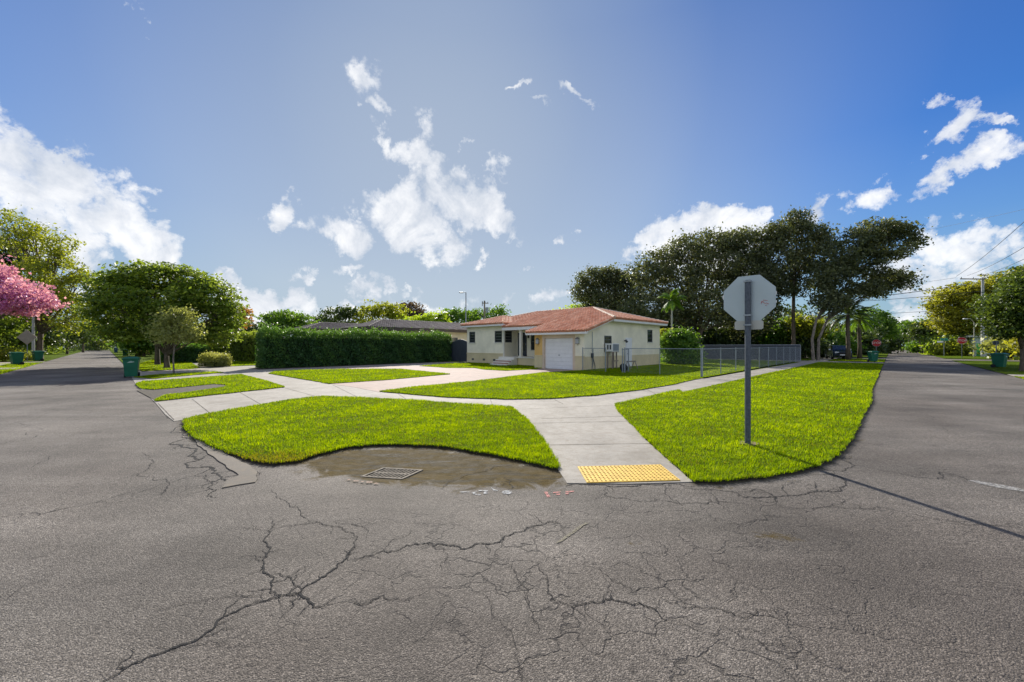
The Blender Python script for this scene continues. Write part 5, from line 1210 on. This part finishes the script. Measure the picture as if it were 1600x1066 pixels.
MB().box(-5, 7, -7, 1.5, 0, 3.0).build('wall', stucco('pale_wall', (.58, .62, .58)), t); MB().box(-5.5, 7.5, -7.5, 2.0, 3.0, 3.25).build('roof', paint('flat_roof', (.5, .5, .48), .8), t); MB().box(-5.03, -5.0, -4, -2.6, 1, 2.2).build('window', M_GLASS, t)
t = thing('picket_gate', 'bright green slatted gate behind the utility pole foot', 'gate', at(1526, 540, 60)[:2]+(0,), R(0))
m_ = paint('bright_green', (.03, .30, .04), .5)
for k in range(9): MB().box(k*.12, k*.12+.07, -.02, .02, .1, 2.0).build('slat', m_, t)
MB().box(0, 1.03, .02, .05, .4, .5).box(0, 1.03, .02, .05, 1.6, 1.7).build('rail', m_, t)

# ================================================================ light, sky, camera
SUN_AZ = math.atan2(-.186, .983); SUN_EL = R(29)
sd = Vector((math.sin(SUN_AZ)*math.cos(SUN_EL), math.cos(SUN_AZ)*math.cos(SUN_EL), math.sin(SUN_EL)))
ld = bpy.data.lights.new('sun', 'SUN'); ld.energy = 4.6; ld.angle = R(.8); ld.color = (1, .94, .84)
lo_ = bpy.data.objects.new('sun', ld); col.objects.link(lo_); lo_.rotation_euler = (-sd).to_track_quat('-Z', 'Y').to_euler(); lo_.location = (0, 0, 50)
W = bpy.data.worlds.new('World'); sc.world = W; W.use_nodes = True; W.cycles.sampling_method = 'NONE'; nt = W.node_tree; nt.nodes.clear()
wo_ = N(nt, 'ShaderNodeOutputWorld'); bgn = N(nt, 'ShaderNodeBackground'); bgn.inputs[1].default_value = .15
L(nt, bgn.outputs[0], wo_.inputs[0])
sky = N(nt, 'ShaderNodeTexSky', sky_type='NISHITA', sun_disc=False, sun_elevation=SUN_EL, sun_rotation=SUN_AZ % (2*math.pi), air_density=1.0, dust_density=.0, ozone_density=3.0, altitude=0)
SKY_S = 2.55
D = N(nt, 'ShaderNodeTexCoord').outputs['Generated']
def dirv(u, v):
    d = Vector(((u-800)/F, 1, (HZ-v)/F)); return d.normalized()
dens = None
D0 = D
wn = N(nt, 'ShaderNodeTexNoise'); wn.inputs['Scale'].default_value = 6.0; wn.inputs['Detail'].default_value = 9; wn.inputs['Roughness'].default_value = .62; L(nt, D, wn.inputs[0])
wv = N(nt, 'ShaderNodeVectorMath', operation='SUBTRACT'); L(nt, wn.outputs['Color'], wv.inputs[0]); wv.inputs[1].default_value = (.5, .5, .5)
wm = N(nt, 'ShaderNodeVectorMath', operation='MULTIPLY_ADD'); L(nt, wv.outputs[0], wm.inputs[0]); wm.inputs[1].default_value = (.30, .30, .30); L(nt, D, wm.inputs[2]); D = wm.outputs[0]
# cloud masses: direction, half-widths, roll, strength
CL = [(50,235,75,75,0,1.0),(30,300,60,70,0,1.0),(95,285,75,60,-.6,1.0),(150,345,70,45,-.6,1.0),(205,375,75,40,-.5,1.0),(245,395,45,35,-.3,.9),(130,395,60,40,0,.9),(60,345,50,40,0,.5),(15,200,40,50,0,.8),(190,315,35,30,-.7,.6),(150,430,60,40,0,.8),
 (440,325,32,28,-.5,.75),(545,360,55,34,-.6,.9),(505,350,30,22,-.3,.55),(640,325,60,50,-.4,1.05),(665,365,60,40,-.3,.9),(655,240,45,35,-.7,.8),(700,290,45,35,-.8,.75),(750,325,65,32,-.65,1.0),(680,210,22,32,.3,.55),(775,275,32,32,-.6,.55),(700,255,25,30,.2,.5),
 (565,135,36,24,-.5,.45),(612,178,18,16,0,.35),(568,185,20,12,-.4,.35),(228,27,30,16,-.5,.5),(868,155,32,12,-.1,.55),(912,133,30,14,-.2,.5),(825,112,16,9,0,.4),(558,425,28,14,0,.65),(585,452,36,13,.1,.65),(575,465,34,10,0,.6),(888,370,14,12,0,.5),(755,402,12,12,0,.5),(737,228,12,22,-.3,.3),
 (400,465,70,26,-.3,.95),(460,478,80,24,-.2,.95),(540,488,100,18,0,.85),(380,490,60,30,0,.9),(470,432,30,10,0,.4),(810,408,12,9,0,.45),(830,470,50,14,0,.45),(440,500,90,20,0,.8),
 (1010,400,36,32,0,.95),(1060,370,55,40,.2,1.05),(1110,350,45,30,.1,1.0),(1160,360,40,34,.3,1.0),(1050,410,60,50,0,.9),(1130,400,80,50,0,.9),(1290,345,30,22,0,.6),
 (1495,195,55,32,.35,.95),(1525,205,36,14,-.1,.5),(1395,290,50,34,.5,.85),(1345,315,36,16,.3,.5),(1510,275,50,26,.5,.8),(1480,300,40,20,.3,.45),
 (1480,400,90,50,.1,1.0),(1560,370,60,30,.4,.8),(1420,430,60,36,0,.85),(1590,390,40,30,0,.6),(1500,480,120,24,0,.6),(1400,500,60,22,0,.6),(120,510,70,20,0,.6),(960,470,30,10,0,.3),(690,470,60,14,0,.3),(640,455,20,8,0,.35)]
for (u, v, ru, rv, roll, st_) in CL:
    c_ = dirv(u, v); q = F/math.sqrt(1)
    # tangent axes on the sky sphere; angular radii from the two half-widths
    du = (dirv(u+10, v)-c_)/10; dv = (dirv(u, v-10)-c_)/10
    e1 = (du*math.cos(roll)+dv*math.sin(roll)); e2 = (-du*math.sin(roll)+dv*math.cos(roll))
    kk = 1.22 if max(ru, rv) > 35 else 1.2
    r1 = e1.length*ru*kk; r2 = e2.length*rv*kk
    a1_ = e1.normalized(); a2_ = (e2-a1_*e2.dot(a1_)).normalized()
    def dot(vec, off):
        n = N(nt, 'ShaderNodeVectorMath', operation='DOT_PRODUCT'); L(nt, D, n.inputs[0]); n.inputs[1].default_value = tuple(vec); return mth(nt, 'SUBTRACT', n.outputs['Value'], off)
    x = dot(a1_/r1, a1_.dot(c_)/r1); y = dot(a2_/r2, a2_.dot(c_)/r2)
    rr_ = mth(nt, 'ADD', mth(nt, 'MULTIPLY', x, x), mth(nt, 'MULTIPLY', y, y))
    f_ = mth(nt, 'MULTIPLY', mth(nt, 'SUBTRACT', 1.0, mth(nt, 'SQRT', rr_)), st_)
    if c_.y < 2: 
        front = N(nt, 'ShaderNodeVectorMath', operation='DOT_PRODUCT'); L(nt, D, front.inputs[0]); front.inputs[1].default_value = tuple(c_)
        f_ = mth(nt, 'SUBTRACT', f_, mth(nt, 'MULTIPLY', mth(nt, 'LESS_THAN', front.outputs['Value'], .2), 20.0))
    dens = f_ if dens is None else mth(nt, 'MAXIMUM', dens, f_)
D = D0
n1 = noise(nt, D, 8.5, 12, .66, .5); n2 = noise(nt, D, 19, 8, .65, .3); n3 = noise(nt, D, 2.6, 6, .6)
dd_ = mth(nt, 'ADD', dens, mth(nt, 'ADD', mth(nt, 'MULTIPLY', mth(nt, 'SUBTRACT', n1, .5), 2.1), mth(nt, 'MULTIPLY', mth(nt, 'SUBTRACT', n2, .5), 1.0)))
gate = mth(nt, 'MULTIPLY', dens, 5.5, clamp=True)
alpha = mth(nt, 'MULTIPLY', ramp(nt, dd_, [(.12, 0), (.24, .35), (.46, .85), (.75, 1)]), gate, clamp=True)
# unseen cloud behind the viewer is added below to fill the shade
# brightness of cloud: thinner rim brighter, thick parts faintly grey
cb = ramp(nt, mth(nt, 'ADD', mth(nt, 'MULTIPLY', noise(nt, D, 7.0, 9, .6, .6), .75), mth(nt, 'MULTIPLY', n2, .25)), [(.38, (2.35, 2.6, 3.0)), (.50, (3.5, 3.6, 3.8)), (.60, (4.4, 4.4, 4.4))])
sepd = N(nt, 'ShaderNodeSeparateXYZ'); L(nt, D, sepd.inputs[0])
# roll-off of the very bright aureole, then a deeper blue away from the sun
lum = N(nt, 'ShaderNodeRGBToBW'); L(nt, sky.outputs[0], lum.inputs[0])
den = mth(nt, 'ADD', mth(nt, 'DIVIDE', lum.outputs[0], 3.0), 1.0)
vs_ = N(nt, 'ShaderNodeVectorMath', operation='SCALE'); L(nt, sky.outputs[0], vs_.inputs[0]); L(nt, mth(nt, 'DIVIDE', .40, den), vs_.inputs['Scale'])
g = N(nt, 'ShaderNodeGamma'); g.inputs[1].default_value = 1.95; L(nt, vs_.outputs[0], g.inputs[0])
gs = N(nt, 'ShaderNodeVectorMath', operation='SCALE'); L(nt, mixc(nt, 1.0, g.outputs[0], (.70, .98, 1.0), 'MULTIPLY'), gs.inputs[0]); gs.inputs['Scale'].default_value = SKY_S
sdn = N(nt, 'ShaderNodeVectorMath', operation='DOT_PRODUCT'); L(nt, D, sdn.inputs[0]); sdn.inputs[1].default_value = tuple(sd)
halo = ramp(nt, sdn.outputs['Value'], [(.45, 0), (.70, .20), (.88, .56), (1, .88)])
skyc = mixc(nt, halo, gs.outputs[0], (.86, 1.22, 1.86))
hz = ramp(nt, sepd.outputs[2], [(.0, .95), (.14, .80), (.28, .48), (.42, .27), (.62, 0)])
hz2 = ramp(nt, sepd.outputs[2], [(.0, .92), (.10, .55), (.22, .20), (.38, 0)])
hs = ramp(nt, sdn.outputs['Value'], [(.62, 0), (.88, 1)])
hz = mth(nt, 'ADD', mth(nt, 'MULTIPLY', hz, hs), mth(nt, 'MULTIPLY', hz2, mth(nt, 'SUBTRACT', 1.0, hs)))
skyc = mixc(nt, hz, skyc, mixc(nt, ramp(nt, sdn.outputs['Value'], [(.2, 0), (.9, 1)]), (1.15, 1.8, 2.75), (2.15, 2.5, 2.85)))
core = ramp(nt, sdn.outputs['Value'], [(.84, 0), (.95, .20), (1, .42)])
skyc = mixc(nt, core, skyc, (2.25, 2.55, 2.95))
# added cloud in the unseen half of the sky, brightening the shade
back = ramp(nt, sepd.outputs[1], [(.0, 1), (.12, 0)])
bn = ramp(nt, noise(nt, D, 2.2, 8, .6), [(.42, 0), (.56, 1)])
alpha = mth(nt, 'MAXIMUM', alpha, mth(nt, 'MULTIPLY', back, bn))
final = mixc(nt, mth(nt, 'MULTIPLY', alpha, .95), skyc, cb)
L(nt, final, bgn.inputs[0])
cam = bpy.data.cameras.new('camera'); co_ = bpy.data.objects.new('camera', cam); col.objects.link(co_); co_.location = (0, 0, CH); co_.rotation_euler = (R(90), 0, 0)
cam.sensor_width = 36; cam.lens = 36*F/1600; cam.shift_y = 7/1600; cam.clip_start = .05; cam.clip_end = 2000; sc.camera = co_
sc.view_settings.view_transform = 'Standard'; sc.view_settings.look = 'None'; sc.view_settings.gamma = 1; sc.view_settings.exposure = .75
sc.cycles.max_bounces = 5; sc.cycles.transparent_max_bounces = 8; sc.cycles.use_denoising = True
